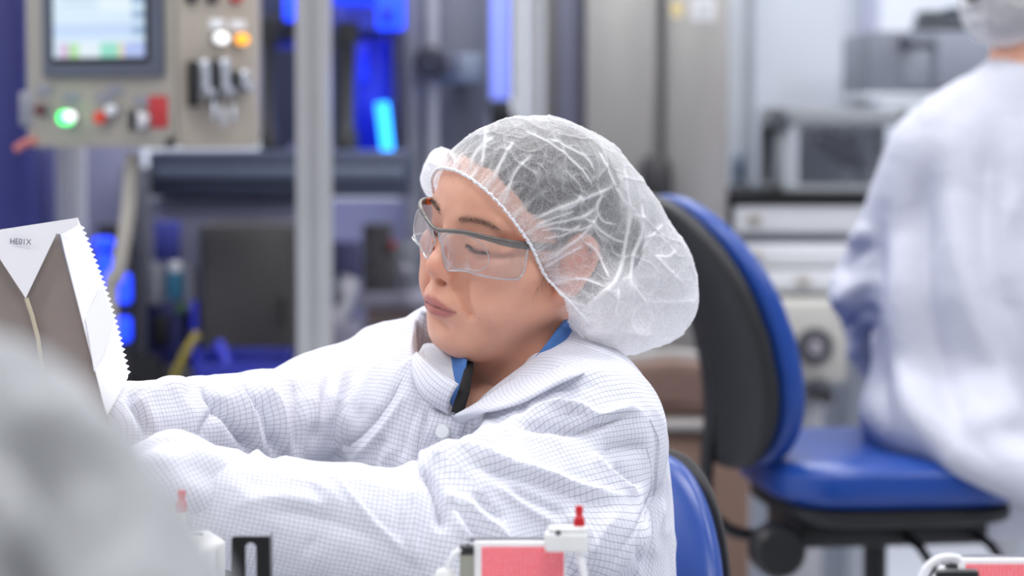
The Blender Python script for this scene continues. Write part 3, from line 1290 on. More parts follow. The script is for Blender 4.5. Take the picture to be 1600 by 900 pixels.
# ------------------------------------------------------------------ the woman's gridded coat
def grid_fabric(name, base=(226, 227, 237), line=(88, 94, 122), sp=0.0043, lw=0.064, strength=0.66):
    t = NT(name)
    uv = t.n('ShaderNodeUVMap', uv_map='weave')
    nz = t.n('ShaderNodeTexNoise')
    nz.inputs['Scale'].default_value = 55
    t.l(uv.outputs[0], nz.inputs['Vector'])
    mx = t.n('ShaderNodeMix', data_type='VECTOR')
    mx.inputs[0].default_value = 0.0018
    t.l(uv.outputs[0], mx.inputs[4])
    t.l(nz.outputs['Color'], mx.inputs[5])
    sep = t.n('ShaderNodeSeparateXYZ')
    t.l(mx.outputs[1], sep.inputs[0])
    ls = []
    for k, wgt in ((0, 0.8), (1, 1.0)):
        f = t.math('FRACT', t.math('DIVIDE', sep.outputs[k], sp))
        d = t.math('ABSOLUTE', t.math('SUBTRACT', f, 0.5))
        l = t.math('MULTIPLY', t.math('SUBTRACT', 1.0, t.math('DIVIDE', d, lw), clamp=True), 1.6, clamp=True)
        ls.append(t.math('MULTIPLY', l, wgt))
    ln = t.math('MAXIMUM', ls[0], ls[1])
    c0 = srgb(*base)
    n = t.noise(9, 3, .5)
    c = t.mix(n, tuple(x * .97 for x in c0[:3]) + (1,), tuple(min(1, x * 1.02) for x in c0[:3]) + (1,))
    col = t.mix(t.math('MULTIPLY', ln, strength), c, srgb(*line))
    t.set(Base_Color=col, Roughness=0.75)
    t.bsdf.inputs['Specular IOR Level'].default_value = .25
    t.bsdf.inputs['Sheen Weight'].default_value = .15
    fine = t.noise(240, 3, .6)
    cr = t.noise(34, 4, .55, dist=.6)
    t.bump(t.math('MULTIPLY_ADD', cr, 1.0, t.math('MULTIPLY', fine, .12)), .45, .004)
    return t.m


def frame_of(a, b, ref):
    ax = (b - a) / np.linalg.norm(b - a)
    r = ref - ax * (ref @ ax)
    r /= np.linalg.norm(r)
    return ax, r, np.cross(ax, r)


def limb_uv(V, a, b, rm, ref, off=(0, 0), rot=0.0):
    ax, r, s = frame_of(a, b, ref)
    q = V - a
    u = q @ ax
    v = np.arctan2(q @ s, -(q @ r)) * rm            # cut of the pattern lies along +ref
    uv = np.stack([u + off[0], v + off[1]], 1)
    if rot:
        c, k = math.cos(rot), math.sin(rot)
        uv = np.stack([uv[:, 0] * c - uv[:, 1] * k, uv[:, 0] * k + uv[:, 1] * c], 1)
    return uv


def axis_score(C, a, b, ra, rb):
    ab = b - a
    t = np.clip((C - a) @ ab / (ab @ ab), 0, 1)
    d = np.linalg.norm(C - a - t[:, None] * ab, axis=1)
    return d / (ra + (rb - ra) * t)


# joints of the figure
NS, NE, NW = PN(908, 692, 2.34), PN(700, 862, 2.19), PN(335, 788, 2.155)
FS, FE, FW = PN(612, 606, 2.60), PN(425, 668, 2.44), PN(205, 668, 2.30)
CHEST, WAIST = PN(790, 730, 2.49), PN(850, 1010, 2.56)
SH_AX = (NS - FS) / np.linalg.norm(NS - FS)
FWD = np.array([-math.sin(HEAD_YAW), -math.cos(HEAD_YAW), 0.0])

# polyline in px, height px (+ ridge, - valley), half width px, far-side half width px
COAT_FOLDS = [
    ([(800, 668), (822, 655), (866, 641), (905, 642), (930, 655), (960, 646), (985, 640), (1010, 655)], 13, 8, 16),
    ([(806, 672), (853, 670), (902, 674), (930, 668), (965, 655), (990, 650)], -11, 5, 7),
    ([(880, 651), (897, 650), (912, 653)], -7, 3, 4),
    ([(915, 705), (945, 738), (975, 760), (1003, 776)], 8, 8, 15), ([(935, 706), (970, 700), (1012, 700)], -8, 12, 10),
    ([(955, 725), (985, 748), (1000, 768)], -6, 8, 8),
    ([(690, 700), (740, 706), (790, 724), (850, 741), (917, 765), (985, 782)], 9, 7, 14),
    ([(720, 725), (790, 742), (860, 762), (920, 783), (970, 795)], -7, 9, 12),
    ([(648, 728), (668, 750), (683, 787), (692, 836)], -16, 7, 8), ([(672, 735), (700, 700), (760, 690), (812, 668)], 8, 10, 12),
    ([(700, 760), (712, 800), (730, 850)], 7, 10, 10),
    ([(700, 782), (720, 806), (745, 834), (775, 850)], -7, 7, 8), ([(715, 772), (742, 800), (775, 825), (800, 850)], 6, 7, 7),
    ([(735, 768), (760, 792), (792, 815)], -6, 7, 8), ([(795, 756), (820, 773), (850, 790), (890, 806)], -6, 8, 9),
    ([(765, 752), (800, 780), (840, 805), (885, 830)], 5, 8, 8), ([(880, 800), (915, 830), (930, 870)], 5, 10, 12),
    ([(640, 748), (650, 790), (645, 840), (655, 890)], 7, 10, 12), ([(610, 758), (620, 800), (630, 850)], -4, 10, 12),
    ([(485, 716), (538, 762), (584, 815), (622, 850), (660, 885)], 4, 3, 9),
    ([(420, 820), (440, 800), (520, 815), (600, 850)], -6, 16, 20), ([(470, 870), (500, 830), (498, 780), (480, 750)], -4, 10, 12),
    ([(350, 800), (420, 778), (520, 790)], 4, 14, 18), ([(440, 740), (500, 760), (545, 800)], 3, 14, 14),
    # far sleeve
    ([(226, 604), (204, 622), (216, 645), (230, 672), (236, 700)], -12, 7, 8), ([(213, 606), (236, 612), (270, 604), (300, 606)], 7, 12, 16),
    ([(310, 696), (322, 662), (342, 636), (352, 620)], -7, 7, 10), ([(318, 590), (328, 614), (346, 634), (366, 662), (388, 705), (392, 722)], -16, 8, 9),
    ([(350, 590), (374, 620), (396, 672), (406, 720)], 9, 9, 10),
    ([(376, 598), (392, 616), (415, 640), (425, 685), (430, 722)], -13, 7, 9), ([(398, 600), (432, 630), (445, 680), (448, 720)], 8, 9, 9),
    ([(453, 590), (468, 630), (466, 690), (462, 720)], -9, 9, 12), ([(462, 578), (490, 610), (492, 680)], 6, 12, 12),
    ([(525, 560), (508, 610), (497, 660), (492, 710)], -4, 9, 10), ([(570, 548), (548, 600), (535, 650)], -4, 9, 10),
    ([(545, 555), (528, 610), (515, 670)], 4, 9, 9), ([(596, 545), (575, 600), (556, 650)], 3, 9, 9),
    # chest
    ([(628, 592), (604, 632), (565, 676), (512, 718)], -5, 3, 6), ([(640, 600), (618, 642), (580, 690), (540, 726)], 4, 6, 8),
    ([(655, 620), (636, 668), (622, 730)], -4, 8, 10), ([(668, 640), (655, 690), (649, 744)], -6, 2.5, 5), ([(675, 645), (664, 690), (657, 740)], 3, 5, 5),
    ([(600, 680), (585, 712), (580, 745)], -3, 10, 10), ([(745, 650), (722, 690), (700, 705)], -5, 7, 9), ([(760, 660), (790, 648), (830, 630)], -5, 6, 8),
    ([(720, 668), (760, 640), (820, 618), (880, 600)], 4, 12, 18), ([(850, 600), (910, 590), (960, 585)], 3, 16, 20),
    ([(830, 628), (880, 612), (940, 604)], -3, 9, 10),
    # armhole seam at the back and the back panel
    ([(1012, 655), (1028, 690), (1026, 735), (1022, 772), (1000, 818), (975, 858), (948, 900)], -4, 2, 5),
    ([(1034, 750), (1012, 800), (1000, 850), (1000, 900)], -5, 8, 10), ([(1036, 778), (1020, 830), (1018, 880)], 4, 8, 8),
    ([(925, 830), (905, 860), (880, 900)], -5, 10, 12), ([(960, 800), (930, 850), (905, 900)], 4, 9, 10),
]


def coat_sdf():
    S = SDF((-0.43, 1.93, 0.60), (0.21, 2.86, 1.24), 0.0027)
    Rt = np.stack([SH_AX * np.array([1, 1, 0]) / np.linalg.norm(SH_AX[:2]), np.array([0, 0, 1.0]), np.cross(SH_AX * np.array([1, 1, 0]) / np.linalg.norm(SH_AX[:2]), [0, 0, 1.0])])
    # torso
    S.ell(PN(780, 735, 2.49), (0.185, 0.19, 0.125), 0, R=Rt)
    S.ell(PN(822, 900, 2.52), (0.175, 0.22, 0.135), .06, R=Rt)
    S.ell(PN(660, 690, 2.45), (0.10, 0.09, 0.07), .05, R=Rt)
    # shoulders and yoke
    nk = PN(808, 610, 2.47)
    S.cap(nk, NS + (0, 0, .012), .070, .068, .05)
    S.cap(nk, FS + (0, 0, .004), .060, .055, .05)
    S.ell(PN(900, 642, 2.40), (.075, .06, .06), .04, R=Rt)
    S.ell(PN(955, 735, 2.45), (.042, .11, .07), .04)
    # sleeves
    S.chain([NS, NE, NW], [.076, .064, .054], .03, .02)
    S.ell(PN(720, 760, 2.20), (.042, .04, .04), .035)
    S.ell(PN(900, 830, 2.28), (.07, .085, .06), .04)
    S.ell(PN(965, 860, 2.44), (.033, .12, .08), .03)
    S.chain([FS, FE, FW], [.060, .050, .045], .03, .02)
    S.ell(PN(520, 640, 2.52), (.06, .045, .05), .04)
    # hollow neck opening: a V between the two collar halves
    w, X = S._win(PN(640, 660, 2.25), PN(960, 480, 2.60), .0)
    x2, y2, d2 = to_px(X.reshape(-1, 3).astype(float))
    s1 = (x2 - 790) * .598 + (y2 - 589) * .804
    s2 = ((y2 - 555) - (x2 - 650) * .70) * .82
    s3 = 711 - x2
    u = d2 / FPX
    wd = np.maximum(np.maximum(s1, np.minimum(s2, s3)) * u, d2 - 2.50)
    S._comb(w, wd.reshape(X.shape[:3]).astype(np.float32), .012, 'sub')
    S.cap(PN(806, 560, 2.455), PN(790, 640, 2.44), .066, .060, .012, op='sub')
    S.cap(PN(790, 580, 2.42), PN(735, 640, 2.37), .040, .018, .012, op='sub')
    return S


def build_coat(person):
    S = coat_sdf()
    V, Q = S.mesh()
    V = smooth_verts(V, Q, 3, .5)
    C = V[Q].mean(1)
    back = np.array([0, 1.0, 0.25])
    regs = [
        ('torso', CHEST + (0, 0, .25), WAIST - (0, 0, .2), .165, .175),
        ('nu', NS, NE, .076, .064), ('nf', NE, NW, .066, .054),
        ('fu', FS, FE, .060, .050), ('ff', FE, FW, .050, .045)]
    sc = np.stack([axis_score(C, a, b, ra, rb) for _, a, b, ra, rb in regs], 1)
    sc[:, 0] -= 0.06
    reg = sc.argmin(1)
    refs = [-FWD, np.array([.4, 1, .2]), np.array([0.1, .9, -.5]), np.array([.1, .6, -.8]), np.array([.1, .6, -.8])]
    rots = [0.0, 0.35, 0.0, 0.25, -.1]
    uvs = [limb_uv(V, a, b, (ra + rb) / 2, refs[i], (i * .0021, i * .0013), rots[i]) for i, (_, a, b, ra, rb) in enumerate(regs)]
    hs = SH_AX * np.array([1, 1, 0]) / np.linalg.norm(SH_AX[:2])
    uvs[0] = np.stack([V @ hs, V @ (np.array([0, 0, .78]) - .66 * FWD)], 1)
    loop_uv = np.zeros((len(Q), 4, 2), np.float32)
    for i in range(len(regs)):
        m = reg == i
        loop_uv[m] = uvs[i][Q[m]]
    # folds
    N = vnormals(V, Q)
    X2, Y2, D2 = to_px(V)
    camp = np.array([0, 0, CAM_H])
    fac = ((camp - V) * N).sum(1) / np.linalg.norm(camp - V, axis=1)
    ff = np.clip((fac + .30) / .35, 0, 1)
    disp = np.zeros(len(V))
    for pts, h, wl, wr in COAT_FOLDS:
        d, al = seg_dist(X2, Y2, catmull(pts, 5))
        w = np.where(d < 0, wl, wr) * 1.0
        ends = np.clip(np.minimum(al, 1 - al) * 4.5, 0, 1)
        ends = ends * ends * (3 - 2 * ends)
        pr = 0.4 * np.exp(-(d / w) ** 2) + 0.6 * np.exp(-np.abs(d) / (w * .65))
        disp += h * ends * pr
    disp *= ff * D2 / FPX * 1.8
    nz = np.array([mnoise.noise(Vector(p) * 9.0) for p in V])
    nz2 = np.array([mnoise.noise(Vector((p[0], p[1], p[2] * .6)) * 24.0 + Vector((5, 1, 2))) for p in V])
    disp += nz * .0045 + (1 - np.minimum(np.abs(nz2) * 3, 1)) * .0026
    V = V + N * disp[:, None]
    V = smooth_verts(V, Q, 1, .35)
    me = np_mesh('lab_coat', V, Q)
    ul = me.uv_layers.new(name='weave')
    ul.data.foreach_set('uv', loop_uv.ravel())
    fab = grid_fabric('coat_fabric')
    MATS['coat_fabric'] = fab
    coat = link_mesh('lab_coat', me, fab, person)
    return coat, V, Q


class Surf:
    """camera-side ray lookup on a mesh, used to lay seams and trims onto the cloth"""
    def __init__(self, V, Q):
        from mathutils.bvhtree import BVHTree
        self.b = BVHTree.FromPolygons([tuple(v) for v in V], [tuple(int(i) for i in q) for q in Q])

    def at(self, px, py, lift=0.0):
        o = Vector((0, 0, CAM_H))
        d = (P(px, py, 2.0) - o).normalized()
        h, n, i, t = self.b.ray_cast(o, d)
        if h is None:
            return None, None
        if n.dot(d) > 0:
            n = -n
        return h + n * lift, n


def uv_strip_mesh(name, rows, m, parent, thick=0.0012):
    """cloth strip from rows of points, weave coordinates from its own lengths"""
    R = np.array(rows, float)
    a, b = R.shape[:2]
    V = R.reshape(-1, 3)
    Q = np.array([(i * b + j, i * b + j + 1, (i + 1) * b + j + 1, (i + 1) * b + j) for i in range(a - 1) for j in range(b - 1)])
    u = np.concatenate([[0], np.cumsum(np.linalg.norm(np.diff(R[a // 2], axis=0), axis=1))])
    v = np.concatenate([[0], np.cumsum(np.linalg.norm(np.diff(R[:, b // 2], axis=0), axis=1))])
    uv = np.array([(u[j], v[i]) for i in range(a) for j in range(b)], np.float32)
    me = np_mesh(name, V, Q)
    ul = me.uv_layers.new(name='weave')
    ul.data.foreach_set('uv', uv[Q].ravel())
    o = link_mesh(name, me, m, parent)
    md = o.modifiers.new('thickness', 'SOLIDIFY')
    md.thickness = thick
    return o


def loft(top, bot, n, m, bulge=None):
    """rows between two 3-D polylines (smoothed), optional outward bulge vector"""
    k = max(2, n // (len(top) - 1))
    A, B = catmull(top, k), catmull(bot, k)
    rows = []
    for j in range(m + 1):
        f = j / m
        r = A * (1 - f) + B * f
        if bulge is not None:
            r = r + np.asarray(bulge) * math.sin(f * PI) 
        rows.append(r)
    return rows


def build_coat_details(person, coat, V, Q):
    sf = Surf(V, Q)
    fab = MATS['coat_fabric']
    # collar: near fall and far fall around the neck opening
    top = [PN(966, 552, 2.47), PN(925, 535, 2.42), PN(880, 543, 2.372), PN(835, 570, 2.342), PN(790, 597, 2.326), PN(745, 628, 2.318), PN(706, 650, 2.318)]
    bot = [PN(985, 590, 2.455), PN(952, 578, 2.405), PN(905, 590, 2.355), PN(855, 613, 2.325), PN(815, 632, 2.312), PN(775, 650, 2.308), PN(722, 652, 2.314)]
    def on(px, py, lift, dflt):
        p, n = sf.at(px, py, lift)
        return np.array(p) if p is not None and (p - P(px, py, dflt)).length < .12 else PN(px, py, dflt)
    bot = [PN(985, 585, 2.455), PN(955, 572, 2.405), on(908, 588, .007, 2.355), on(860, 610, .009, 2.325), on(815, 634, .010, 2.312), on(772, 655, .010, 2.308), on(728, 662, .007, 2.314)]
    o = uv_strip_mesh('collar', loft(top, bot, 36, 8, FWD * .005), fab, coat, .0025)
    top = [PN(652, 553, 2.41), PN(668, 566, 2.38), PN(692, 585, 2.35), PN(717, 600, 2.322)]
    bot = [PN(650, 566, 2.40), on(657, 596, .011, 2.40), on(672, 628, .012, 2.365), on(706, 652, .010, 2.325)]
    o = uv_strip_mesh('collar', loft(top, bot, 24, 8, FWD * .004), fab, coat, .0025)
    # button band down the front
    lft = [on(x, y, .004, 2.36) for x, y in ((676, 640), (668, 668), (660, 700), (651, 742))]
    rgt = [on(x, y, .003, 2.36) for x, y in ((730, 655), (722, 678), (705, 705), (690, 742))]
    uv_strip_mesh('button_band', loft(lft, rgt, 18, 6), fab, coat, .002)
    # inside of the far collar half, standing behind the chin
    top = [PN(651, 556, 2.41), PN(664, 540, 2.43), PN(686, 540, 2.415), PN(704, 554, 2.395), PN(716, 562, 2.38)]
    bot = [PN(662, 574, 2.40), PN(676, 584, 2.385), PN(694, 596, 2.37), PN(708, 604, 2.36), PN(716, 606, 2.355)]
    o = uv_strip_mesh('collar', loft(top, bot, 24, 6), grid_fabric('coat_fabric_reverse', base=(206, 207, 214), line=(120, 122, 138), strength=.55), coat, .0022)
    # blue shirt under the coat and dark lanyard at the throat
    blue = mat('shirt_blue', (70, 116, 182), rough=.85, var=.12, scale=60, bump=.2)
    top = [PN(700, 553, 2.405), PN(714, 556, 2.38), PN(730, 562, 2.358)]
    bot = [PN(702, 620, 2.365), PN(710, 640, 2.345), PN(720, 660, 2.332)]
    rows = loft(top, bot, 16, 6)
    sh = thing('undershirt', None, None)
    sh.parent = person
    o = uv_strip_mesh('shirt_collar', rows, blue, sh, .002)
    o['label'] = 'blue shirt collar under the coat'
    top = [PN(826, 570, 2.338), PN(850, 541, 2.345), PN(872, 512, 2.362), PN(890, 490, 2.41)]
    bot = [PN(842, 590, 2.345), PN(880, 562, 2.352), PN(915, 540, 2.385), PN(930, 530, 2.43)]
    o = uv_strip_mesh('shirt_collar', loft(top, bot, 24, 6), blue, sh, .002)
    mb = MB()
    mb.tube([PN(735, 550, 2.40), PN(732, 580, 2.350), PN(724, 615, 2.330), PN(714, 646, 2.330)], [.0034, .0042, .0055, .006], seg=8, flat=(1.1, .5))
    o = mb.build('lanyard', mat('cord_black', (14, 14, 16), rough=.8), sh)
    o['label'] = 'black lanyard cord at the throat'
    # snap button
    p, n = sf.at(695, 677, .0065)
    mb = MB()
    mb.lathe([(0, .0012), (.0035, .0016), (.0062, .0014), (.0072, .0004), (.0072, -.002), (0, -.002)], p, n, 28)
    mb.build('snap_button', mat('snap_white', (226, 230, 234), rough=.3, var=.03), coat)
    # stitched seams: small thread dashes laid on the cloth

    def seam(pts, off=0.0, step=4.2, ln=.55, r=.00045):
        mb = MB()
        c = catmull(pts, 8)
        L = np.concatenate([[0], np.cumsum(np.linalg.norm(np.diff(c, axis=0), axis=1))])
        t = 0
        pts3, rs = [], []
        while t < L[-1]:
            a = [np.interp(t, L, c[:, k]) for k in (0, 1)]
            pa, na = sf.at(a[0] + off, a[1], .0003)
            if pa and (not pts3 or (pa - pts3[-1]).length < .02):
                pts3.append(pa)
                rs.append(r * (1.15, 1.15, .35)[len(rs) % 3])
            t += step / 3
        mb.tube(pts3, rs, seg=5)
        mb.build('seam_stitching', mat('thread_white', (214, 216, 226), rough=.8), coat)
    seam([(628, 592), (604, 632), (565, 676), (512, 718)])
    seam([(1015, 655), (1029, 690), (1026, 735), (1022, 772), (1000, 818), (975, 858), (948, 900)])
    seam([(1010, 700), (1018, 735), (1014, 772), (992, 818), (967, 858), (940, 900)])
    # turned sleeve end at the near wrist
    ctr = [PN(352, 778, 2.153), PN(346, 776, 2.15), PN(322, 766, 2.142), PN(292, 757, 2.135), PN(262, 748, 2.13), PN(232, 744, 2.125), PN(196, 752, 2.125)]
    rad = [58, 63, 68, 71, 69, 62, 50]
    rows = []
    nrm = 64
    ax0 = ctr[-1] - ctr[0]
    ax, r1, r2 = frame_of(ctr[0], ctr[-1], np.array([0, 0, 1.0]))
    cc = catmull(ctr, 8)
    rr = np.interp(np.linspace(0, len(rad) - 1, len(cc)), range(len(rad)), rad) * 2.14 / FPX
    for i, (c, r) in enumerate(zip(cc, rr)):
        row = []
        f = i / (len(cc) - 1)
        for k in range(nrm + 1):
            a = 2 * PI * k / nrm
            fold = 1 + f * (.10 * math.sin(a * 3 + f * 5 + 1) + .06 * math.sin(a * 7 - f * 4)) + .025 * math.sin(a * 5 + f * 9)
            row.append(c + (r1 * math.sin(a) + r2 * math.cos(a)) * r * fold)
        rows.append(row)
    R = np.array(rows)
    o = uv_strip_mesh('sleeve_cuff', R, fab, coat, .0016)
    ul = o.data.uv_layers['weave']
    uv = np.zeros(len(o.data.loops) * 2, np.float32)
    ul.data.foreach_get('uv', uv)
    uv = uv.reshape(-1, 2)
    c, s = math.cos(.7), math.sin(.7)
    uv = np.stack([uv[:, 0] * c - uv[:, 1] * s, uv[:, 0] * s + uv[:, 1] * c], 1)
    ul.data.foreach_set('uv', uv.astype(np.float32).ravel())
    return sf


def lower_body(person):
    """trousers and shoes below the coat"""
    S = SDF((-.75, 1.5, -.02), (.5, 3.0, .85), .008)
    hip = WAIST + np.array([0, 0, -.28])
    hip[2] = .50
    rt = np.array([SH_AX[0], SH_AX[1], 0])
    rt /= np.linalg.norm(rt)
    S.ell(hip, (.19, .19, .12))
    fw = FWD
    for s in (-1, 1):
        h = hip + rt * s * .10
        k = h + fw * .40 + rt * s * .03 + np.array([0, 0, .0])
        a = k + fw * .04 - np.array([0, 0, k[2] - .10])
        S.chain([h, k, a], [.095, .068, .05], .04, .02)
    V, Q = S.mesh()
    V = smooth_verts(V, Q, 3)
    link_mesh('trousers', np_mesh('trousers', V, Q), mat('trousers_navy', (58, 66, 92), rough=.9, var=.1, scale=30), person)
    for s in (-1, 1):
        h = hip + rt * s * .13
        a = h + fw * .44
        a[2] = .05
        S = SDF(a - .22, a + .22, .006)
        S.chain([a - fw * .05, a + fw * .10, a + fw * .16 - np.array([0, 0, .012])], [.045, .042, .032], .03)
        S.f = np.maximum(S.f, -(S.ax[2][None, None, :] - .004))
        V, Q = S.mesh()
        link_mesh('shoe', np_mesh('shoe', smooth_verts(V, Q, 2), Q), mat('shoe_white', (222, 222, 226), rough=.6), person)


def build_woman():
    person = thing('person', 'seated person in white gridded coat, clear glasses and sheer bouffant cap', 'person', (float(WAIST[0]), float(WAIST[1]), 0.0))
    inv = person.location.copy()
    # body: head with neck, hands and wrists in one mesh
    parts = [(HVW, HQ, head_tint)]
    skin1 = np.array(srgb(222, 172, 148))
    for w, dr, nr, sd in ((FW + (NW - FW) * 0 + np.array([-.03, .035, -.03]), np.array([-1.0, .15, -.3]), np.array([-.2, -.8, .1]), 1),
                          (np.array(PN(190, 790, 2.14)), np.array([-1, .02, -.25]), np.array([-.2, .9, .25]), -1)):
        v, q = hand_mesh(w, dr, nr, sd, .62, None, None)
        parts.append((smooth_verts(v, q, 1, .4), q, np.tile(skin1, (len(v), 1))))
    # shoulders, chest and arms under the coat
    S = SDF((-.43, 1.95, .55), (.21, 2.86, 1.24), .009)
    S.ell(PN(785, 745, 2.49), (.12, .12, .16))
    S.cap(PN(806, 655, 2.46), PN(806, 690, 2.47), .055, .06, .03)
    S.ell(WAIST + np.array([0, 0, .0]), (.13, .13, .17), .05)
    for a, b, c in ((NS, NE, NW), (FS, FE, FW)):
        S.cap(PN(800, 690, 2.47), a, .05, .045, .03)
        S.chain([a, b, c], [.036, .027, .023], .02)
    v, q = S.mesh()
    parts.append((v, q, np.tile(skin1, (len(v), 1))))
    VV, QQ, TT, o = [], [], [], 0
    for v, q, t in parts:
        VV.append(v)
        QQ.append(q + o)
        TT.append(t)
        o += len(v)
    me = np_mesh('body', np.concatenate(VV), np.concatenate(QQ))
    set_point_attr(me, 'tint', np.concatenate(TT), 'FLOAT_COLOR')
    link_mesh('body', me, MATS['skin'], person)
    build_headgear(person)
    coat, V, Q = build_coat(person)
    build_coat_details(person, coat, V, Q)
    lower_body(person)
    # keep the parts where they were built although the thing stands on the floor below the hips
    for ch in person.children:
        ch.matrix_parent_inverse = Matrix.Translation(-inv)
    return person
woman = build_woman()
build_glasses()
# ------------------------------------------------------------------ automation machine on the left
ALU = mat('aluminium_profile', (184, 185, 188), rough=.38, metal=.15, var=.05, scale=6)
BEIGE = mat('panel_beige', (158, 153, 143), rough=.5, var=.04, scale=4)
BEIGE2 = mat('panel_beige_edge', (176, 170, 160), rough=.5, var=.03)
BLACK = mat('plastic_black', (24, 25, 28), rough=.45, var=.2)
DKBLUE = mat('steel_dark_blue', (62, 70, 92), rough=.5, var=.1, scale=5)
DKGREY = mat('cabinet_dark_grey', (62, 61, 62), rough=.55, var=.06, scale=5)
GREY = mat('steel_grey', (138, 140, 150), rough=.42, metal=.2, var=.06, scale=5)
LAV = mat('panel_lavender', (152, 154, 182), rough=.45, var=.04, scale=3)
PURPLE = mat('column_blue', (44, 48, 118), rough=.45, var=.12, scale=4)
SILVER = mat('chrome', (190, 192, 198), rough=.25, metal=.8, var=.05)
BLUEP = mat('acrylic_blue', (24, 40, 190), rough=.3, var=.15, scale=6)
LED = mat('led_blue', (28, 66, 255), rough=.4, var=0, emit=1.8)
LEDC = mat('led_cyan', (40, 150, 255), rough=.4, var=0, emit=3.2)
LEDL = mat('led_lavender', (140, 155, 255), rough=.4, var=.05, emit=.55)
REDP = mat('plastic_red', (176, 50, 54), rough=.4, var=.08)
WHITEP = mat('plastic_white', (222, 224, 228), rough=.4, var=.03)
TEAL = mat('plastic_teal', (38, 110, 140), rough=.4)
YEL = mat('hose_yellow', (176, 160, 70), rough=.5)


def alu_post(name, label, x0, x1, ytop, Y, cat='post', mat_=None, zb=0.0):
    """slotted aluminium extrusion standing on the floor"""
    a, b = AT(x0, ytop, Y), AT(x1, ytop, Y)
    w = b.x - a.x
    root = thing(name, label, cat, ((a.x + b.x) / 2, Y + w / 2, zb))
    h = a.z - zb
    o = w * .5
    s = w * .09
    d = w * .12
    prof = []
    for k in range(4):
        c, sn = (1, 0, -1, 0)[k], (0, 1, 0, -1)[k]
        for (u, v) in ((-o, -o), (-s, -o), (-s, -o + d), (s, -o + d), (s, -o)):
            prof.append((u * c - v * sn, u * sn + v * c))
    mb = MB()
    M = Matrix(((1, 0, 0, 0), (0, 0, 1, 0), (0, 1, 0, 0), (0, 0, 0, 1)))
    mb.prism(prof, h - .012, M=Matrix.Translation((0, 0, .012)) @ M)
    mb.build('profile', mat_ or ALU, root, angle=25)
    MB().box((0, 0, .006), (w * 1.08, w * 1.08, .012), .003).build('base_plate', GREY, root)
    return root


def rail(name, label, x0, y0, x1, y1, Y, th, m, cat='rail', extra=None):
    mb = MB()
    pbox(mb, x0, y0, x1, y1, Y, th, .006)
    a, b = AT(x0, y0, Y), AT(x1, y1, Y)
    n = 5
    o = mb.build(name, m)
    return tag(o, label, cat)


# operator panel -----------------------------------------------------------
YP = 4.0
A0, A1, A2 = AT(42, 238, YP + .12), AT(277, 238, YP), AT(403, 238, YP + .10)
ztop = AT(200, -230, YP).z
zbot = AT(200, 232, YP).z
panel = thing('operator_panel', 'beige machine operator panel with touch screen and push buttons', 'control panel', (A1.x, YP, zbot))
iv = Vector((A1.x, YP, zbot))


def panel_basis(p, q):
    x = Vector((q.x - p.x, q.y - p.y, 0)).normalized()
    n = Vector((x.y, -x.x, 0))            # towards the camera
    return x, n


bxl, bnl = panel_basis(A0, A1)
bxr, bnr = panel_basis(A1, A2)
dep = .16
for nm, p, q, m in (('screen_housing', A0, A1, BEIGE), ('button_housing', A1, A2, BEIGE2)):
    mb = MB()
    back = .16
    pts = [(p.x, p.y), (q.x, q.y), (q.x - .01, q.y + back), (p.x + .02, p.y + back)]
    lo = [mb.bm.verts.new((x - iv.x, y - iv.y, 0 + (.0 if k < 2 else .015))) for k, (x, y) in enumerate(pts)]
    hi = [mb.bm.verts.new((x - iv.x, y - iv.y, ztop - zbot)) for x, y in pts]
    mb.bm.faces.new(lo[::-1])
    mb.bm.faces.new(hi)
    for k in range(4):
        mb.bm.faces.new((lo[k], lo[(k + 1) % 4], hi[(k + 1) % 4], hi[k]))
    bmesh.ops.bevel(mb.bm, geom=mb.bm.edges[:], offset=.006, segments=2, profile=.5, affect='EDGES')
    mb.build(nm, BEIGE if nm == 'screen_housing' else mat('panel_beige_warm', (170, 161, 149), rough=.5, var=.04), panel)


def on_panel(px, py, right=False):
    """point on the front plane of the panel half under a pixel"""
    p, x, n = (A1, bxr, bnr) if right else (A0, bxl, bnl)
    o = Vector((0, 0, CAM_H))
    d = P(px, py, 2.0) - o
    t = (p - o).dot(n) / d.dot(n)
    return o + d * t - iv, x, n


def pl_box(px0, py0, px1, py1, th, name, m, right=False, bevel=.003, parent=None, off=0.0):
    a, x, n = on_panel(px0, py0, right)
    b, _, _ = on_panel(px1, py1, right)
    c = (a + b) / 2 + n * (th / 2 + off)
    w = (b - a).dot(x)
    h = a.z - b.z
    mb = MB()
    mb.box((0, 0, 0), (w, th, h), bevel)
    M = basis(c, x, -n, Vector((0, 0, 1)))
    bmesh.ops.transform(mb.bm, matrix=M, verts=mb.bm.verts[:])
    return mb.build(name, m, parent or panel)


bez = pl_box(68, -190, 259, 119, .012, 'screen_bezel', mat('bezel_slate', (86, 91, 106), rough=.4))
pl_box(81, -178, 241, 99, .0135, 'screen_border', BLACK, parent=bez).matrix_parent_inverse = Matrix()


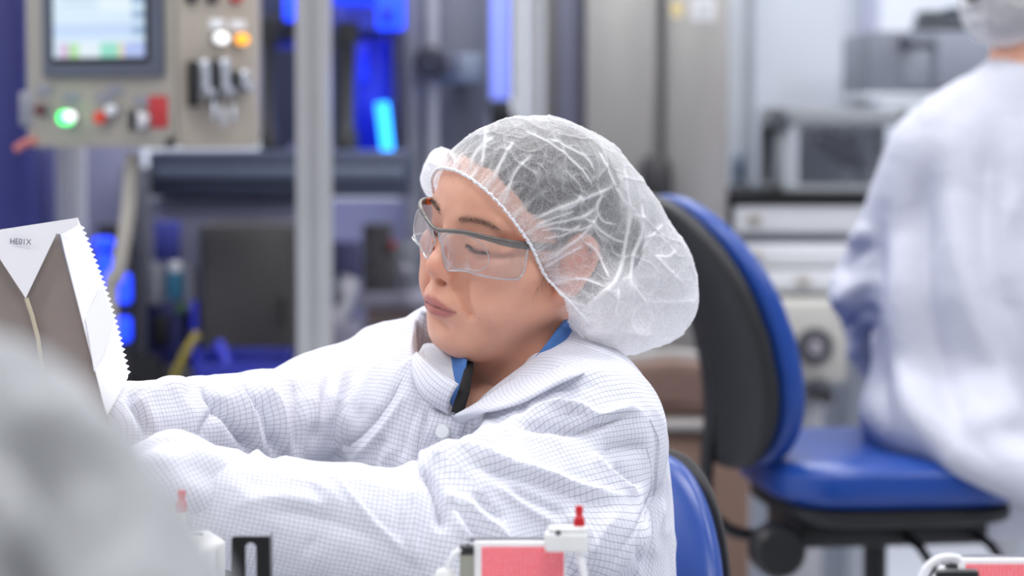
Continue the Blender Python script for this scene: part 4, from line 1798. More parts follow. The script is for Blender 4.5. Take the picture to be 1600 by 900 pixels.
def screen_material():
    t = NT('touch_screen')
    uv = t.n('ShaderNodeTexCoord')
    sep = t.n('ShaderNodeSeparateXYZ')
    t.l(uv.outputs['Generated'], sep.inputs[0])
    X, Z = sep.outputs[0], sep.outputs[2]

    def band(v, a, b):
        return t.math('MULTIPLY', t.math('GREATER_THAN', v, a), t.math('LESS_THAN', v, b))
    col = srgb(214, 234, 248)
    c = t.mix(band(Z, .12, .2), col, srgb(196, 218, 246))
    c = t.mix(t.math('MULTIPLY', band(X, .84, .99), t.math('GREATER_THAN', t.math('FRACT', t.math('MULTIPLY', Z, 11)), .45)), c, srgb(150, 176, 208))
    row = t.math('LESS_THAN', t.math('FRACT', t.math('MULTIPLY', Z, 23)), .35)
    nx = t.noise(14, 2, .5)
    c = t.mix(t.math('MULTIPLY', t.math('MULTIPLY', row, band(X, .1, .44)), t.math('MULTIPLY', band(Z, .3, .98), .35)), c, srgb(150, 178, 190))
    c = t.mix(t.math('MULTIPLY', band(X, .50, .82), band(Z, .27, .98)), c, srgb(228, 242, 248))
    bot = t.math('LESS_THAN', Z, .085)
    for a, b, cc in ((.06, .17, (214, 190, 220)), (.17, .27, (176, 228, 160)), (.27, .50, (225, 238, 246)), (.5, .7, (150, 222, 200)), (.7, .75, (232, 214, 170)), (.75, .99, (176, 192, 240))):
        c = t.mix(t.math('MULTIPLY', bot, band(X, a, b)), c, srgb(*cc))
    t.set(Base_Color=(0.02, .02, .03, 1), Roughness=.2)
    t.l(c, t.bsdf.inputs['Emission Color'])
    t.bsdf.inputs['Emission Strength'].default_value = 1.05
    return t.m


scr = pl_box(88, -172, 233, 89, .0145, 'touch_screen', screen_material(), bevel=.0005, parent=bez)


def push_button(px, py, r, cap_m, right=False, lit=None, cap_h=.016, name='push_button', label=None, plate=True, guard=None):
    c, x, n = on_panel(px, py, right)
    mb = MB()
    mb.lathe([(0, 0), (r * 1.35, 0), (r * 1.35, .006), (r * 1.15, .010), (r * 1.02, .010), (r * 1.02, .004), (0, .004)], c, n, 24)
    b = mb.build(name, SILVER, panel)
    if label:
        b['label'] = label
    mb = MB()
    mb.lathe([(0, .004), (r, .004), (r, cap_h), (r * .85, cap_h + .004), (0, cap_h + .005)], c, n, 24)
    mb.build('button_cap', cap_m, b)
    if plate:
        pl_box(px - 13, py - 38, px + 13, py - 23, .002, 'label_plate', GREY, right, .0005)
    return b


GLIT = mat('lamp_green', (40, 235, 110), rough=.3, var=0, emit=2.8)
GWH = mat('lamp_white', (255, 255, 255), rough=.3, var=0, emit=1.15)
OLIT = mat('lamp_orange', (255, 170, 40), rough=.3, var=0, emit=1.15)
push_button(70, 172, .010, mat('plastic_dark_red', (86, 30, 34), rough=.4), label='dark red push button')
push_button(112, 184, .012, GLIT, label='lit green push button', cap_h=.024)
c, x, n = on_panel(123, 182)
MB().lathe([(0, .02), (.0085, .02), (.0085, .032), (.006, .036), (0, .037)], c, n, 20).build('button_highlight', GWH, panel)['label'] = 'white highlight of the green button, put in as a glowing disc'  # added disc stands in for the bright highlight on the green button
push_button(163, 184, .011, mat('plastic_orange_red', (214, 70, 44), rough=.4), label='orange red push button')
push_button(180, 172, .009, WHITEP, plate=True, label='white push button')
bsel = push_button(224, 188, .013, WHITEP, label='selector switch on the red plate', cap_h=.022)
c, x, n = on_panel(224, 188)
MB().box((0, 0, 0), (.008, .018, .034), .003).build('selector_grip', BLACK, bsel).matrix_local = basis(c + n * .034, x, -n, Vector((0, 0, 1)))
pl_box(232, 150, 263, 200, .0022, 'warning_plate', REDP)['label'] = 'red square plate behind the selector switch'
c, x, n = on_panel(268, 222)
MB().lathe([(0, 0), (.007, 0), (.007, .01), (0, .012)], c, n, 14).build('lock_barrel', BLACK, panel)
# white and orange lamps, key switches on the right half
for px, py, m, lb in ((338, 60, GWH, 'white indicator lamp'), (370, 62, OLIT, 'orange indicator lamp')):
    push_button(px, py, .0095, m, True, cap_h=.022, name='indicator_lamp', label=lb, plate=False)
    pl_box(px - 12, py - 30, px + 12, py - 15, .003, 'label_plate', WHITEP, True, .0005)
for px, py, h in ((304, 130, 62), (335, 128, 62), (366, 130, 34)):
    pl_box(px - 13, py - h * .55, px - 6, py + h * .6, .028, 'switch_shadow', BLACK, True)  # black block stands in for the shadow left of each switch
    o = pl_box(px - 6, py - h * .6, px + 12, py + h * .4, .030, 'key_switch', SILVER, True, .005)
    c, x, n = on_panel(px + 4, py + h * .25, True)
    MB().lathe([(0, .03), (.008, .03), (.008, .045), (0, .047)], c, n, 16).build('key_barrel', SILVER, o)
c, x, n = on_panel(378, 138, True)
MB().lathe([(0, 0), (.007, 0), (.007, .02), (.004, .024), (0, .025)], c, n, 16).build('pilot_lamp', mat('plastic_sky_blue', (80, 150, 220), rough=.3), panel)
for px, py in ((318, 176), (332, 186), (348, 182)):
    c, x, n = on_panel(px, py, True)
    mb = MB()
    mb.tube([c + n * .03 + Vector((0, 0, .02)), c + n * .034, c + n * .03 - Vector((0, 0, .014))], [.004, .006, .003], seg=8)
    mb.build('hanging_key', SILVER, panel)
for px in (297, 329, 366):
    c, x, n = on_panel(px, -4, True)
    MB().lathe([(0, 0), (.01, 0), (.01, .012), (0, .014)], c, n, 16).build('button_cap', BLACK if px < 350 else REDP, panel)
# side fitting at the left corner of the panel
mb = MB()
c, x, n = on_panel(52, 170)
mb.box(c + Vector((-.01, .04, -.0)), (.03, .08, .06), .006)
mb.build('corner_bracket', GREY, panel)
c, x, n = on_panel(44, 222)
MB().tube([c + Vector((.02, 0, .005)), c + Vector((-.005, -.01, -.002)), c + Vector((-.02, 0, -.012))], .007, seg=10).build('pull_tab', mat('plastic_salmon', (186, 108, 98), rough=.5), panel)
# arm that carries the panel
mb = MB()
pts = [AT(207, 240, YP + .1), AT(203, 300, YP + .1), AT(196, 360, YP + .1), AT(184, 430, YP + .12), AT(172, 520, YP + .16)]
last = pts[-1].copy()
last.z = 0.014
pts.append(last)
pts = [Vector(p) - iv for p in catmull([tuple(p) for p in pts], 5)]
mb.tube(pts, .0125, seg=14)
mb.cyl(pts[-1] - Vector((0, 0, .014)), pts[-1], .08, seg=24, bevel=.004)
mb.build('support_arm', BEIGE2, panel)

# columns and guards ---------------------------------------------------------
o = MB()
fl(o, -60, -200, 34, 4.3, .3, .01)
tag(o.build('machine_column', PURPLE), 'dark blue machine column at the left edge beside the operator panel', 'column')
alu_post('aluminium_post', 'narrow aluminium post just below the green button, first of the pair', 81, 101, -160, 4.45, mat_=WHITEP)
alu_post('aluminium_post', 'narrow aluminium post below the orange red button, second of the pair', 105, 126, -160, 4.45, mat_=WHITEP)
alu_post('aluminium_post', 'wide light aluminium post between the operator panel and the blue chamber', 460, 513, -160, 4.30)
alu_post('aluminium_post', 'grey steel post right behind the curved panel arm', 190, 229, 262, 4.7, mat_=GREY)
tag(fl(MB(), 28, -220, 80, 4.75, .05, .004).build('guard_sheet', LAV), 'pale lavender guard panel beside the dark blue column', 'panel')
tag(fl(MB(), 132, 226, 219, 4.8, .04, .004).build('guard_sheet', LAV), 'pale lavender guard panel behind the curved panel arm', 'panel')
vd = thing('white_canister', 'small white canister with black neck beside the dark blue column', 'canister', tuple(AT(48, 342, 4.55)))
MB().lathe([(0, -.10), (.024, -.10), (.026, 0), (.020, .012), (0, .012)], (0, 0, 0), (0, 0, 1), 24).build('body', WHITEP, vd)
MB().lathe([(0, .012), (.012, .012), (.012, .055), (.017, .055), (.017, .07), (0, .07)], (0, 0, 0), (0, 0, 1), 20).build('neck', BLACK, vd)
sh = MB()
sh.box((AT(48, 400, 4.55).x, 4.55, (AT(48, 342, 4.55).z - .1) / 2), (.06, .10, AT(48, 342, 4.55).z - .1), .004)
tag(sh.build('canister_stand', GREY), 'grey stand under the small white canister', 'stand')

# horizontal beam and bench of the machine
bm_ = thing('machine_beam', 'dark blue grey horizontal machine beam below the blue chamber', 'beam', tuple(AT(420, 308, 4.75)))
mb = MB()
a, b = AT(231, 236, 4.75), AT(640, 308, 4.75)
lc = Vector(bm_.location)
mb.box(Vector(((a.x + b.x) / 2, 4.85, (a.z + b.z) / 2)) - lc, (b.x - a.x, .2, a.z - b.z), .008)
mb.build('body', DKBLUE, bm_)
mb = MB()
a2, b2 = AT(240, 262, 4.745), AT(630, 280, 4.745)
mb.box(Vector(((a2.x + b2.x) / 2, 4.746, (a2.z + b2.z) / 2)) - lc, (b2.x - a2.x, .012, a2.z - b2.z), .003)
mb.build('cover_strip', mat('steel_slate', (96, 106, 126), rough=.4), bm_)
tag(fl(MB(), 222, 311, 474, 4.80, .16, .006).build('machine_base', LAV), 'pale lavender machine base wall under the dark beam', 'machine base')

cab = thing('dark_cabinet', 'dark grey machine cabinet between the lavender base and the wide aluminium post', 'cabinet', tuple(AT(386, 500, 4.52)))
lc = Vector(cab.location)
a, b = AT(311, 352, 4.52), AT(463, 610, 4.52)
mb = MB()
mb.box(Vector(((a.x + b.x) / 2, 4.64, a.z / 2)) - lc, (b.x - a.x, .24, a.z), .006)
mb.build('body', DKGREY, cab)
a2, b2 = AT(322, 362, 4.515), AT(452, 640, 4.515)
mb = MB()
mb.box(Vector(((a2.x + b2.x) / 2, 4.514, (a2.z + b2.z) / 2)) - lc, (b2.x - a2.x, .012, a2.z - b2.z), .004)
dr = mb.build('door', mat('cabinet_door_grey', (70, 68, 68), rough=.5, var=.08, scale=4), cab)
a3 = AT(441, 480, 4.505)
MB().tube([a3 - lc + Vector((0, 0, .03)), a3 - lc + Vector((0, -.014, .02)), a3 - lc + Vector((0, -.014, -.02)), a3 - lc + Vector((0, 0, -.03))], .004, seg=8).build('handle', BLACK, dr)
# blue crate of parts in front of the cabinet
bc = thing('blue_bin', 'dark blue parts bin in front of the dark grey cabinet', 'bin', tuple(AT(385, 600, 4.35)))
lc = Vector(bc.location)
lc.z = AT(385, 640, 4.35).z
bc.location = lc
w, h, dd = .16, AT(385, 548, 4.35).z - lc.z, .12
mb = MB()
for c_, s_ in (((0, 0, .004), (w, dd, .008)), ((-w / 2, 0, h / 2), (.006, dd, h)), ((w / 2, 0, h / 2), (.006, dd, h)), ((0, dd / 2, h / 2), (w, .006, h)), ((0, -dd / 2, h * .42), (w, .006, h * .84))):
    mb.box(c_, s_, .002)
mb.build('body', mat('bin_blue', (34, 44, 150), rough=.4, var=.1), bc)
mb = MB()
mb.tube([(-.03, -.03, .02), (-.035, -.02, h * .9), (-.05, 0, h * 1.12)], .011, seg=10)
tag(mb.build('blue_hose', BLUEP), 'bright blue hose end sticking out of the dark blue bin', 'hose').location = lc
st = MB()
st.box((lc.x, 4.35, lc.z / 2), (.19, .16, lc.z), .005)
tag(st.build('bin_pedestal', DKGREY), 'dark grey pedestal under the dark blue bin', 'pedestal')

# clutter of the feeder on the left of the cabinet
fd = thing('part_feeder', 'small blue and grey feeder unit with bottles between panel arm and dark cabinet', 'machine unit', tuple(AT(268, 620, 4.5)))
lc = Vector(fd.location)
fd.location = lc


def fb(x0, y0, x1, y1, Y, th, nm, m, bv=.004):
    a, b = AT(x0, y0, Y), AT(x1, y1, Y)
    return MB().box(Vector(((a.x + b.x) / 2, Y + th / 2, (a.z + b.z) / 2)) - lc, (b.x - a.x, th, a.z - b.z), bv).build(nm, m, fd)


fb(226, 640, 310, 1250, 4.45, .22, 'cabinet_base', DKGREY)
fb(240, 346, 280, 408, 4.62, .03, 'blue_plate', mat('plate_blue', (72, 78, 170), rough=.4))
fb(228, 475, 288, 575, 4.56, .08, 'drive_block', mat('drive_navy', (46, 50, 110), rough=.4, var=.2, scale=20))
fb(238, 492, 262, 540, 4.545, .02, 'drive_window', BLACK)
fb(297, 470, 311, 640, 4.52, .04, 'upright_bar', mat('bar_blue', (40, 50, 190), rough=.35))
fb(268, 470, 297, 640, 4.60, .05, 'frame_plate', mat('plate_dark', (60, 64, 70), rough=.5))
fb(228, 575, 300, 640, 4.5, .08, 'lower_block', mat('block_grey', (84, 84, 88), rough=.5))
for px, py, r, h, m in ((240, 440, .019, .07, GREY), (274, 442, .017, .05, TEAL), (274, 420, .012, .03, WHITEP), (297, 446, .014, .08, GREY)):
    c = AT(px, py, 4.56) - lc
    MB().lathe([(0, -h * .6), (r, -h * .6), (r, h * .3), (r * .6, h * .5), (0, h * .52)], c, (0, 0, 1), 20).build('bottle', m, fd)
c = AT(283, 482, 4.54) - lc
MB().lathe([(0, 0), (.010, 0), (.010, .015), (0, .02)], c, (0, -1, 0), 16).build('knob', mat('knob_green', (50, 92, 60), rough=.4), fd)
pts = [AT(309, 520, 4.47) - lc, AT(296, 540, 4.46) - lc, AT(284, 562, 4.46) - lc, AT(270, 600, 4.47) - lc, AT(266, 640, 4.47) - lc]
MB().tube([Vector(p) for p in catmull([tuple(p) for p in pts], 5)], .0075, seg=10).build('yellow_hose', YEL, fd)
c = AT(232, 578, 4.48) - lc
MB().lathe([(0, 0), (.03, 0), (.034, .012), (.03, .03), (0, .032)], c, (0, -1, 0), 24).build('hand_wheel', BLACK, fd)

# blue lamps that shine behind the carton
for (px, py, rx, rz, lb) in ((158, 380, 17, 9, 'small blue glowing lamp just right of the carton top'), (160, 425, 11, 30, 'tall blue glowing lamp behind the carton edge'), (192, 452, 10, 24, 'blue glowing lamp beside the curved panel arm'), (191, 516, 11, 20, 'lowest blue glowing lamp, just above the far sleeve')):
    p = AT(px, py, 4.42)
    rt = thing('indicator_lamp', lb, 'lamp', tuple(p))
    u = 4.42 / FPX
    MB().box((0, .02, 0), (rx * 2 * u, .03, rz * 2 * u), .008).build('lens', LED, rt)
    MB().box((0, .045, 0), (rx * 2.3 * u, .03, rz * 2.2 * u), .004).build('housing', BLACK, rt)
alu_post('lamp_mast', 'dark mast behind the row of blue lamps', 152, 199, 352, 4.472, 'mast', mat_=DKGREY)

# blue lit chamber behind the posts ------------------------------------------
ch = thing('process_chamber', 'dark machine chamber lit blue from inside behind the aluminium post', 'machine', tuple(AT(510, 250, 5.3)))
lc = Vector(ch.location)


def cb(x0, y0, x1, y1, Y, th, nm, m, bv=.004, par=None, rot=None):
    a, b = AT(x0, y0, Y), AT(x1, y1, Y)
    o = MB()
    o.box((0, 0, 0), (b.x - a.x, th, a.z - b.z), bv, rot=rot)
    bmesh.ops.translate(o.bm, vec=Vector(((a.x + b.x) / 2, Y + th / 2, (a.z + b.z) / 2)) - lc, verts=o.bm.verts[:])
    return o.build(nm, m, par or ch)


cb(404, -200, 624, 262, 5.3, .04, 'back_plate', mat('chamber_dark', (52, 56, 76), rough=.5, var=.2, scale=8))
cb(404, -200, 624, 20, 5.1, .03, 'upper_plate', mat('chamber_upper', (60, 66, 92), rough=.5, var=.2))
cb(612, 40, 624, 246, 5.0, .12, 'side_wall', mat('chamber_side', (34, 34, 64), rough=.5))
cb(549, 56, 612, 240, 5.12, .02, 'acrylic_panel', BLUEP)
cb(560, 62, 578, 130, 5.10, .02, 'acrylic_block', mat('acrylic_bright', (20, 50, 230), rough=.3))
cb(588, -30, 632, 46, 4.95, .03, 'lit_bracket', LED)  # acrylic bracket, no lamp: its blue light is put in as emission
cb(598, 12, 611, 36, 4.94, .02, 'bracket_bolt', BLACK)
cb(520, -30, 590, 10, 5.0, .03, 'lit_bar', mat('bar_lit_blue', (30, 60, 220), rough=.3, emit=.7))  # lit acrylic bar; the light in it is given as its own glow
cb(443, -30, 464, 32, 4.98, .03, 'lit_bracket', LED)  # second acrylic bracket with the same put-in glow
cb(520, 12, 600, 46, 5.05, .05, 'guide_block', mat('guide_blue_grey', (76, 82, 160), rough=.4))
cb(428, 62, 462, 76, 5.05, .05, 'lit_shelf', mat('shelf_blue', (60, 74, 190), rough=.4))
cb(404, 28, 462, 62, 5.02, .06, 'bearing_block', BLACK)
cb(452, 226, 520, 256, 5.05, .06, 'clamp', mat('clamp_grey', (110, 108, 140), rough=.4))
for px, w in ((421, 10), (543, 12)):
    a, b = AT(px, 34, 4.9) - lc, AT(px, 246, 4.9) - lc
    r = w * 4.9 / FPX
    mb = MB()
    mb.lathe([(0, 0), (r * 1.5, 0), (r * 1.5, .05), (r, .06), (r, (a - b).length - .05), (r * 1.5, (a - b).length - .045), (r * 1.5, (a - b).length), (0, (a - b).length)], b, a - b, 24)
    mb.build('guide_column', BLACK, ch)
a, b = AT(597, 160, 4.9) - lc, AT(606, 243, 4.9) - lc
mb = MB()
mb.tube([a, a.lerp(b, .5), b], 10.5 * 4.9 / FPX, seg=16)
mb.build('glowing_tube', LEDC, ch)['label'] = 'glowing light blue tube'
lt = bpy.data.lights.new('chamber_glow', 'POINT')
lt.energy = 1.1
lt.color = (.12, .22, 1)
lt.shadow_soft_size = .08
lo = bpy.data.objects.new('chamber_glow', lt)
COL.objects.link(lo)
lo.location = AT(575, 140, 4.95)
lo.parent = None

# grey guarding to the right of the chamber -----------------------------------
tag(fl(MB(), 624, -220, 766, 5.35, .05, .004).build('guard_door', mat('guard_grey_lavender', (122, 126, 146), rough=.35, var=.06, scale=3)), 'grey lavender machine guard door right of the blue chamber', 'door panel')
alu_post('aluminium_post', 'grey aluminium post right beside the blue chamber wall', 634, 656, -200, 5.15, mat_=GREY)
alu_post('aluminium_post', 'thin light aluminium post above the black clamp knob', 668, 684, -200, 5.15, mat_=ALU)
kn = thing('clamp_knob', 'black clamp knob on the grey guard door', 'knob', tuple(AT(672, 97, 5.12)))
MB().lathe([(0, .02), (.03, .02), (.034, .005), (.034, -.02), (.026, -.03), (0, -.032)], (0, 0, 0), (0, 1, 0), 24).build('grip', mat('knob_black', (44, 45, 56), rough=.5), kn)
MB().box((.035, .01, -.002), (.05, .04, .05), .008).build('clamp_arm', mat('clamp_slate', (86, 90, 106), rough=.5), kn)
MB().cyl((0, .02, 0), (0, .21, 0), .01).build('shaft', SILVER, kn)
bx = thing('junction_box', 'pale blue grey box beside the black clamp knob', 'box', tuple(AT(722, 108, 5.22)))
MB().box((0, 0, 0), (.10, .10, .065), .006).build('body', mat('box_pale_blue', (138, 152, 172), rough=.4), bx)
MB().box((0, -.053, 0), (.085, .006, .05), .002).build('lid', mat('box_pale_blue_lid', (146, 158, 178), rough=.4), bx)
MB().box((0, .09, 0), (.03, .09, .02)).build('bracket', GREY, bx)
ls = thing('light_strip', 'tall pale violet light strip between grey guard posts', 'lamp', tuple(AT(781, 158, 5.1)))
lc = Vector(ls.location)
a, b = AT(766, -200, 5.1) - lc, AT(797, 156, 5.1) - lc
MB().box(((a.x + b.x) / 2, 0, (a.z + b.z) / 2), (b.x - a.x, .02, a.z - b.z), .004).build('diffuser', LEDL, ls)
MB().box(((a.x + b.x) / 2, .03, (a.z + b.z) / 2), ((b.x - a.x) * 1.25, .04, a.z - b.z), .004).build('housing', GREY, ls)
MB().box(((a.x + b.x) / 2, .0, b.z - .03), ((b.x - a.x) * 1.1, .05, .06), .01).build('end_cap', BLACK, ls)
fb2 = MB()
fl(fb2, 758, 176, 804, 5.12, .08, .004)
tag(fb2.build('lamp_pedestal', GREY), 'grey pedestal under the pale violet light strip', 'pedestal')
alu_post('aluminium_post', 'slim bright aluminium post right of the violet light strip', 804, 819, -200, 5.0, mat_=ALU)
alu_post('aluminium_post', 'broad bright aluminium post between light strip and steel cabinet', 824, 853, -200, 5.05, mat_=ALU)
tag(fl(MB(), 850, -220, 872, 5.3, .05, .004).build('guard_strip', mat('guard_warm_grey', (134, 133, 132), rough=.4)), 'warm grey guard strip behind the broad aluminium post', 'panel')
tag(fl(MB(), 872, -220, 908, 5.3, .05, .004).build('guard_sheet', mat('guard_violet_grey', (140, 142, 166), rough=.4)), 'violet grey guard panel beside the stainless steel cabinet', 'panel')
tag(fl(MB(), 512, 311, 640, 5.22, .04, .004).build('guard_sheet', LAV), 'pale lavender sheet behind the grey conveyor unit', 'panel')
# machinery low behind the woman's far shoulder
mu = thing('conveyor_unit', 'grey conveyor unit with small motors behind the far shoulder', 'machine unit', tuple(AT(590, 620, 5.0)))
lc = Vector(mu.location)


def ub(x0, y0, x1, y1, Y, th, nm, m, bv=.005):
    a, b = AT(x0, y0, Y), AT(x1, y1, Y)
    return MB().box(Vector(((a.x + b.x) / 2, Y + th / 2, (a.z + b.z) / 2)) - lc, (b.x - a.x, th, a.z - b.z), bv).build(nm, m, mu)


ub(508, 545, 700, 1300, 4.82, .27, 'base', mat('unit_grey', (96, 94, 100), rough=.5, var=.1))
ub(516, 378, 560, 440, 4.98, .08, 'motor', mat('motor_violet', (92, 92, 130), rough=.4))
ub(566, 350, 612, 460, 4.98, .10, 'drive_housing', mat('drive_grey', (88, 86, 88), rough=.45))
ub(612, 380, 650, 460, 4.99, .08, 'valve_block', mat('valve_grey', (120, 124, 130), rough=.4))
ub(560, 458, 690, 482, 4.94, .16, 'table_plate', mat('plate_pale', (158, 156, 172), rough=.3))
ub(572, 484, 640, 546, 4.95, .13, 'wooden_block', mat('block_brown', (120, 104, 102), rough=.6))
ub(488, 505, 562, 546, 4.82, .12, 'bracket', mat('bracket_light', (150, 148, 168), rough=.35))
ub(608, 376, 618, 390, 4.96, .03, 'red_button', REDP)
c = AT(540, 465, 4.9) - lc
MB().tube([AT(505, 540, 4.86) - lc, AT(528, 480, 4.86) - lc, AT(548, 436, 4.88) - lc], [.03, .028, .022], seg=16).build('air_cylinder', mat('cylinder_pale', (184, 184, 194), rough=.3), mu)
for px, py in ((522, 462), (500, 560), (630, 430), (655, 520)):
    c = AT(px, py, 4.83) - lc
    MB().lathe([(0, .1), (.02, .1), (.02, 0), (.014, -.006), (0, -.006)], c, (0, 1, 0), 18).build('roller', mat('roller_grey', (112, 112, 124), rough=.3, metal=.3), mu)
# ------------------------------------------------------------------ right background
def steel_material():
    t = NT('stainless_steel')
    mp = t.n('ShaderNodeMapping')
    mp.inputs['Scale'].default_value = (90, 90, 1.5)
    t.l(t.obco(), mp.inputs[0])
    f = t.noise(1, 4, .6, vec=mp.outputs[0])
    g = t.noise(1.1, 2, .5)
    t.set(Base_Color=t.mix(g, srgb(150, 148, 147), srgb(178, 176, 173)), Metallic=.75, Roughness=t.math('MULTIPLY_ADD', f, .12, .30))
    return t.m


STEEL = steel_material()
YS = 5.0
sc_ = thing('steel_cabinet', 'tall stainless steel double door cabinet with stickers behind the cap', 'cabinet', (AT(1028, 0, YS).x, YS, 0))
lc = Vector(sc_.location)
zt = AT(1000, -260, YS).z


def sb(x0, x1, z0, z1, Y, th, nm, m, bv=.004, par=None):
    a, b = AT(x0, 0, YS).x - lc.x, AT(x1, 0, YS).x - lc.x
    return MB().box(((a + b) / 2, Y - YS + th / 2, (z0 + z1) / 2), (b - a, th, z1 - z0), bv).build(nm, m, par or sc_)


sb(915, 1140, .02, zt, YS + .02, .5, 'body', mat('cabinet_shadow_gap', (70, 68, 68), rough=.5))
d1 = sb(916, 1031, .08, zt - .01, YS, .02, 'door', STEEL)
d2 = sb(1039, 1139, .08, zt - .01, YS, .02, 'door', STEEL)
# hanging black lock
a = AT(1026, 282, YS - .03) - lc
lk = MB()
lk.lathe([(0, -.055), (.022, -.055), (.030, -.045), (.033, -.01), (.031, .03), (.022, .048), (0, .052)], a, (0, 0, 1), 24)
lo_ = lk.build('lock', mat('lock_black', (42, 41, 43), rough=.5), d1)
MB().tube([a + Vector((0, 0, .04)), AT(1030, 225, YS - .02) - lc, AT(1034, 100, YS - .012) - lc, AT(1034, -40, YS - .012) - lc], .006, seg=10).build('lock_cable', mat('cable_grey', (84, 82, 84), rough=.6), d1)
p, q = AT(1048, 2, YS - .001), AT(1067, 28, YS - .001)
st = MB().box(((p.x + q.x) / 2 - lc.x, -.001, (p.z + q.z) / 2), (q.x - p.x, .002, p.z - q.z)).build('sticker', mat('sticker_cream', (218, 208, 176), rough=.6), d2)
st['label'] = 'small cream sticker with a yellow field'
p, q = AT(1052, 8, YS - .002), AT(1063, 20, YS - .002)
MB().box(((p.x + q.x) / 2 - lc.x, -.0025, (p.z + q.z) / 2), (q.x - p.x, .002, p.z - q.z)).build('sticker_field', mat('sticker_yellow', (214, 186, 92), rough=.6), st)
p, q = AT(1080, -4, YS - .001), AT(1117, 33, YS - .001)
st = MB().box(((p.x + q.x) / 2 - lc.x, -.001, (p.z + q.z) / 2), (q.x - p.x, .002, p.z - q.z)).build('sticker', mat('sticker_white', (212, 213, 216), rough=.6), d2)
st['label'] = 'white square sticker'
p, q = AT(1091, 8, YS - .002), AT(1108, 24, YS - .002)
MB().box(((p.x + q.x) / 2 - lc.x, -.0025, (p.z + q.z) / 2), (q.x - p.x, .002, p.z - q.z)).build('sticker_field', mat('sticker_grey', (186, 187, 192), rough=.6), st)

# white posts and wall panel
PW = mat('post_white', (206, 212, 220), rough=.45, var=.02)
o = fl(MB(), 1142, -240, 1166, 5.76, .06, .005).build('white_post', PW)
tag(o, 'slim white post right of the stainless steel cabinet', 'post')
o = fl(MB(), 1166, -240, 1181, 5.80, .05, .004).build('grey_post', mat('post_grey', (160, 166, 174), rough=.45))
tag(o, 'slim grey post between white post and white wall panel', 'post')
sw = thing('wall_switch', 'small slate blue switch on the slim white post', 'switch', tuple(AT(1154, 262, 5.745)))
MB().box((0, 0, 0), (.026, .02, .055), .004).build('body', mat('switch_slate', (108, 124, 150), rough=.5), sw)
MB().box((0, -.013, -.005), (.014, .01, .022), .003).build('rocker', mat('switch_rocker', (90, 106, 134), rough=.5), sw)
MB().box((0, .012, 0), (.02, .014, .04)).build('back_box', GREY, sw)
o = fl(MB(), 1181, -240, 1356, 5.9, .06, .004).build('partition_panel', mat('partition_white', (212, 218, 228), rough=.5, var=.02))
tag(o, 'wide white partition panel above the bench', 'panel')
o = fl(MB(), 1352, -240, 1378, 5.85, .05, .004).build('partition_frame', mat('partition_lavender', (176, 180, 204), rough=.4))
tag(o, 'lavender upright frame between partition and grey machine', 'post')

# bench with drawers
YBN = 5.0
bn = thing('lab_bench', 'white lab bench with black edge and wide drawers behind the blue chair', 'bench', (AT(1240, 0, YBN).x, YBN, 0))
lc = Vector(bn.location)
x0, x1 = AT(1142, 0, YBN).x - lc.x, AT(1700, 0, YBN).x - lc.x
xm = (x0 + x1) / 2


def zz(py, Y=YBN):
    return AT(1240, py, Y).z


MB().box((xm, .35, (zz(306) + zz(319)) / 2), (x1 - x0, .72, zz(306) - zz(319)), .004).build('worktop', mat('worktop_black', (16, 16, 18), rough=.7, spec=.15), bn)
MB().box((xm, .37, (zz(319) + zz(463)) / 2), (x1 - x0 - .02, .66, zz(319) - zz(463)), .004).build('carcass', mat('bench_grey', (160, 164, 176), rough=.45), bn)
for i, (ya, yb) in enumerate(((321, 364), (381, 418), (421, 456))):
    for k in range(2):
        xa = x0 + .01 + k * (x1 - x0) * .5
        xb = xa + (x1 - x0) * .5 - .02
        d = MB().box(((xa + xb) / 2, .02, (zz(ya) + zz(yb)) / 2), (xb - xa, .04, zz(ya) - zz(yb)), .005).build('drawer', mat('drawer_white', (206, 208, 213), rough=.4, var=.02), bn)
        xk = (AT(1180, 0, YBN).x - lc.x) if i != 2 else (AT(1258, 0, YBN).x - lc.x)
        MB().box((xk + k * .3, -.006, (zz(ya) + zz(yb)) / 2), (.03, .014, .012), .004).build('pull', mat('pull_brass', (150, 142, 128), rough=.35, metal=.5), d)
for x in (x0 + .03, x1 - .03):
    for y in (.1, .62):
        MB().box((x, y, zz(463) / 2), (.05, .05, zz(463)), .004).build('leg', mat('bench_leg', (176, 178, 184), rough=.4), bn)

pu = thing('pump_unit', 'beige pump unit with round black port under the white bench', 'pump', (AT(1260, 0, 4.85).x, 4.85, 0))
lc = Vector(pu.location)


def zy(py):
    return AT(1260, py, 4.85).z


a, b = AT(1196, 0, 4.85).x - lc.x, AT(1330, 0, 4.85).x - lc.x
MB().box(((a + b) / 2, .12, (zy(472) + zy(600)) / 2), (b - a, .24, zy(472) - zy(600)), .012).build('housing', mat('pump_beige', (176, 175, 170), rough=.45, var=.03), pu)
c = AT(1273, 541, 4.85) - lc
MB().lathe([(0, -.01), (.014, -.01), (.02, .012), (.034, .012), (.038, .002), (.036, -.012), (0, -.014)], c, (0, -1, 0), 28).build('port_ring', mat('port_dark', (66, 68, 74), rough=.4), pu)
MB().lathe([(0, .014), (.017, .014), (.016, .018), (0, .02)], c, (0, -1, 0), 24).build('port_plug', SILVER, pu)
c = AT(1222, 520, 4.85) - lc
MB().box(c, (.025, .03, .03), .004).build('latch', mat('latch_grey', (120, 120, 126), rough=.4), pu)
MB().box(((a + b) / 2, .12, (zy(600)) / 2), ((b - a) * .5, .16, zy(600)), .01).build('stand', mat('stand_pale', (178, 180, 186), rough=.5), pu)
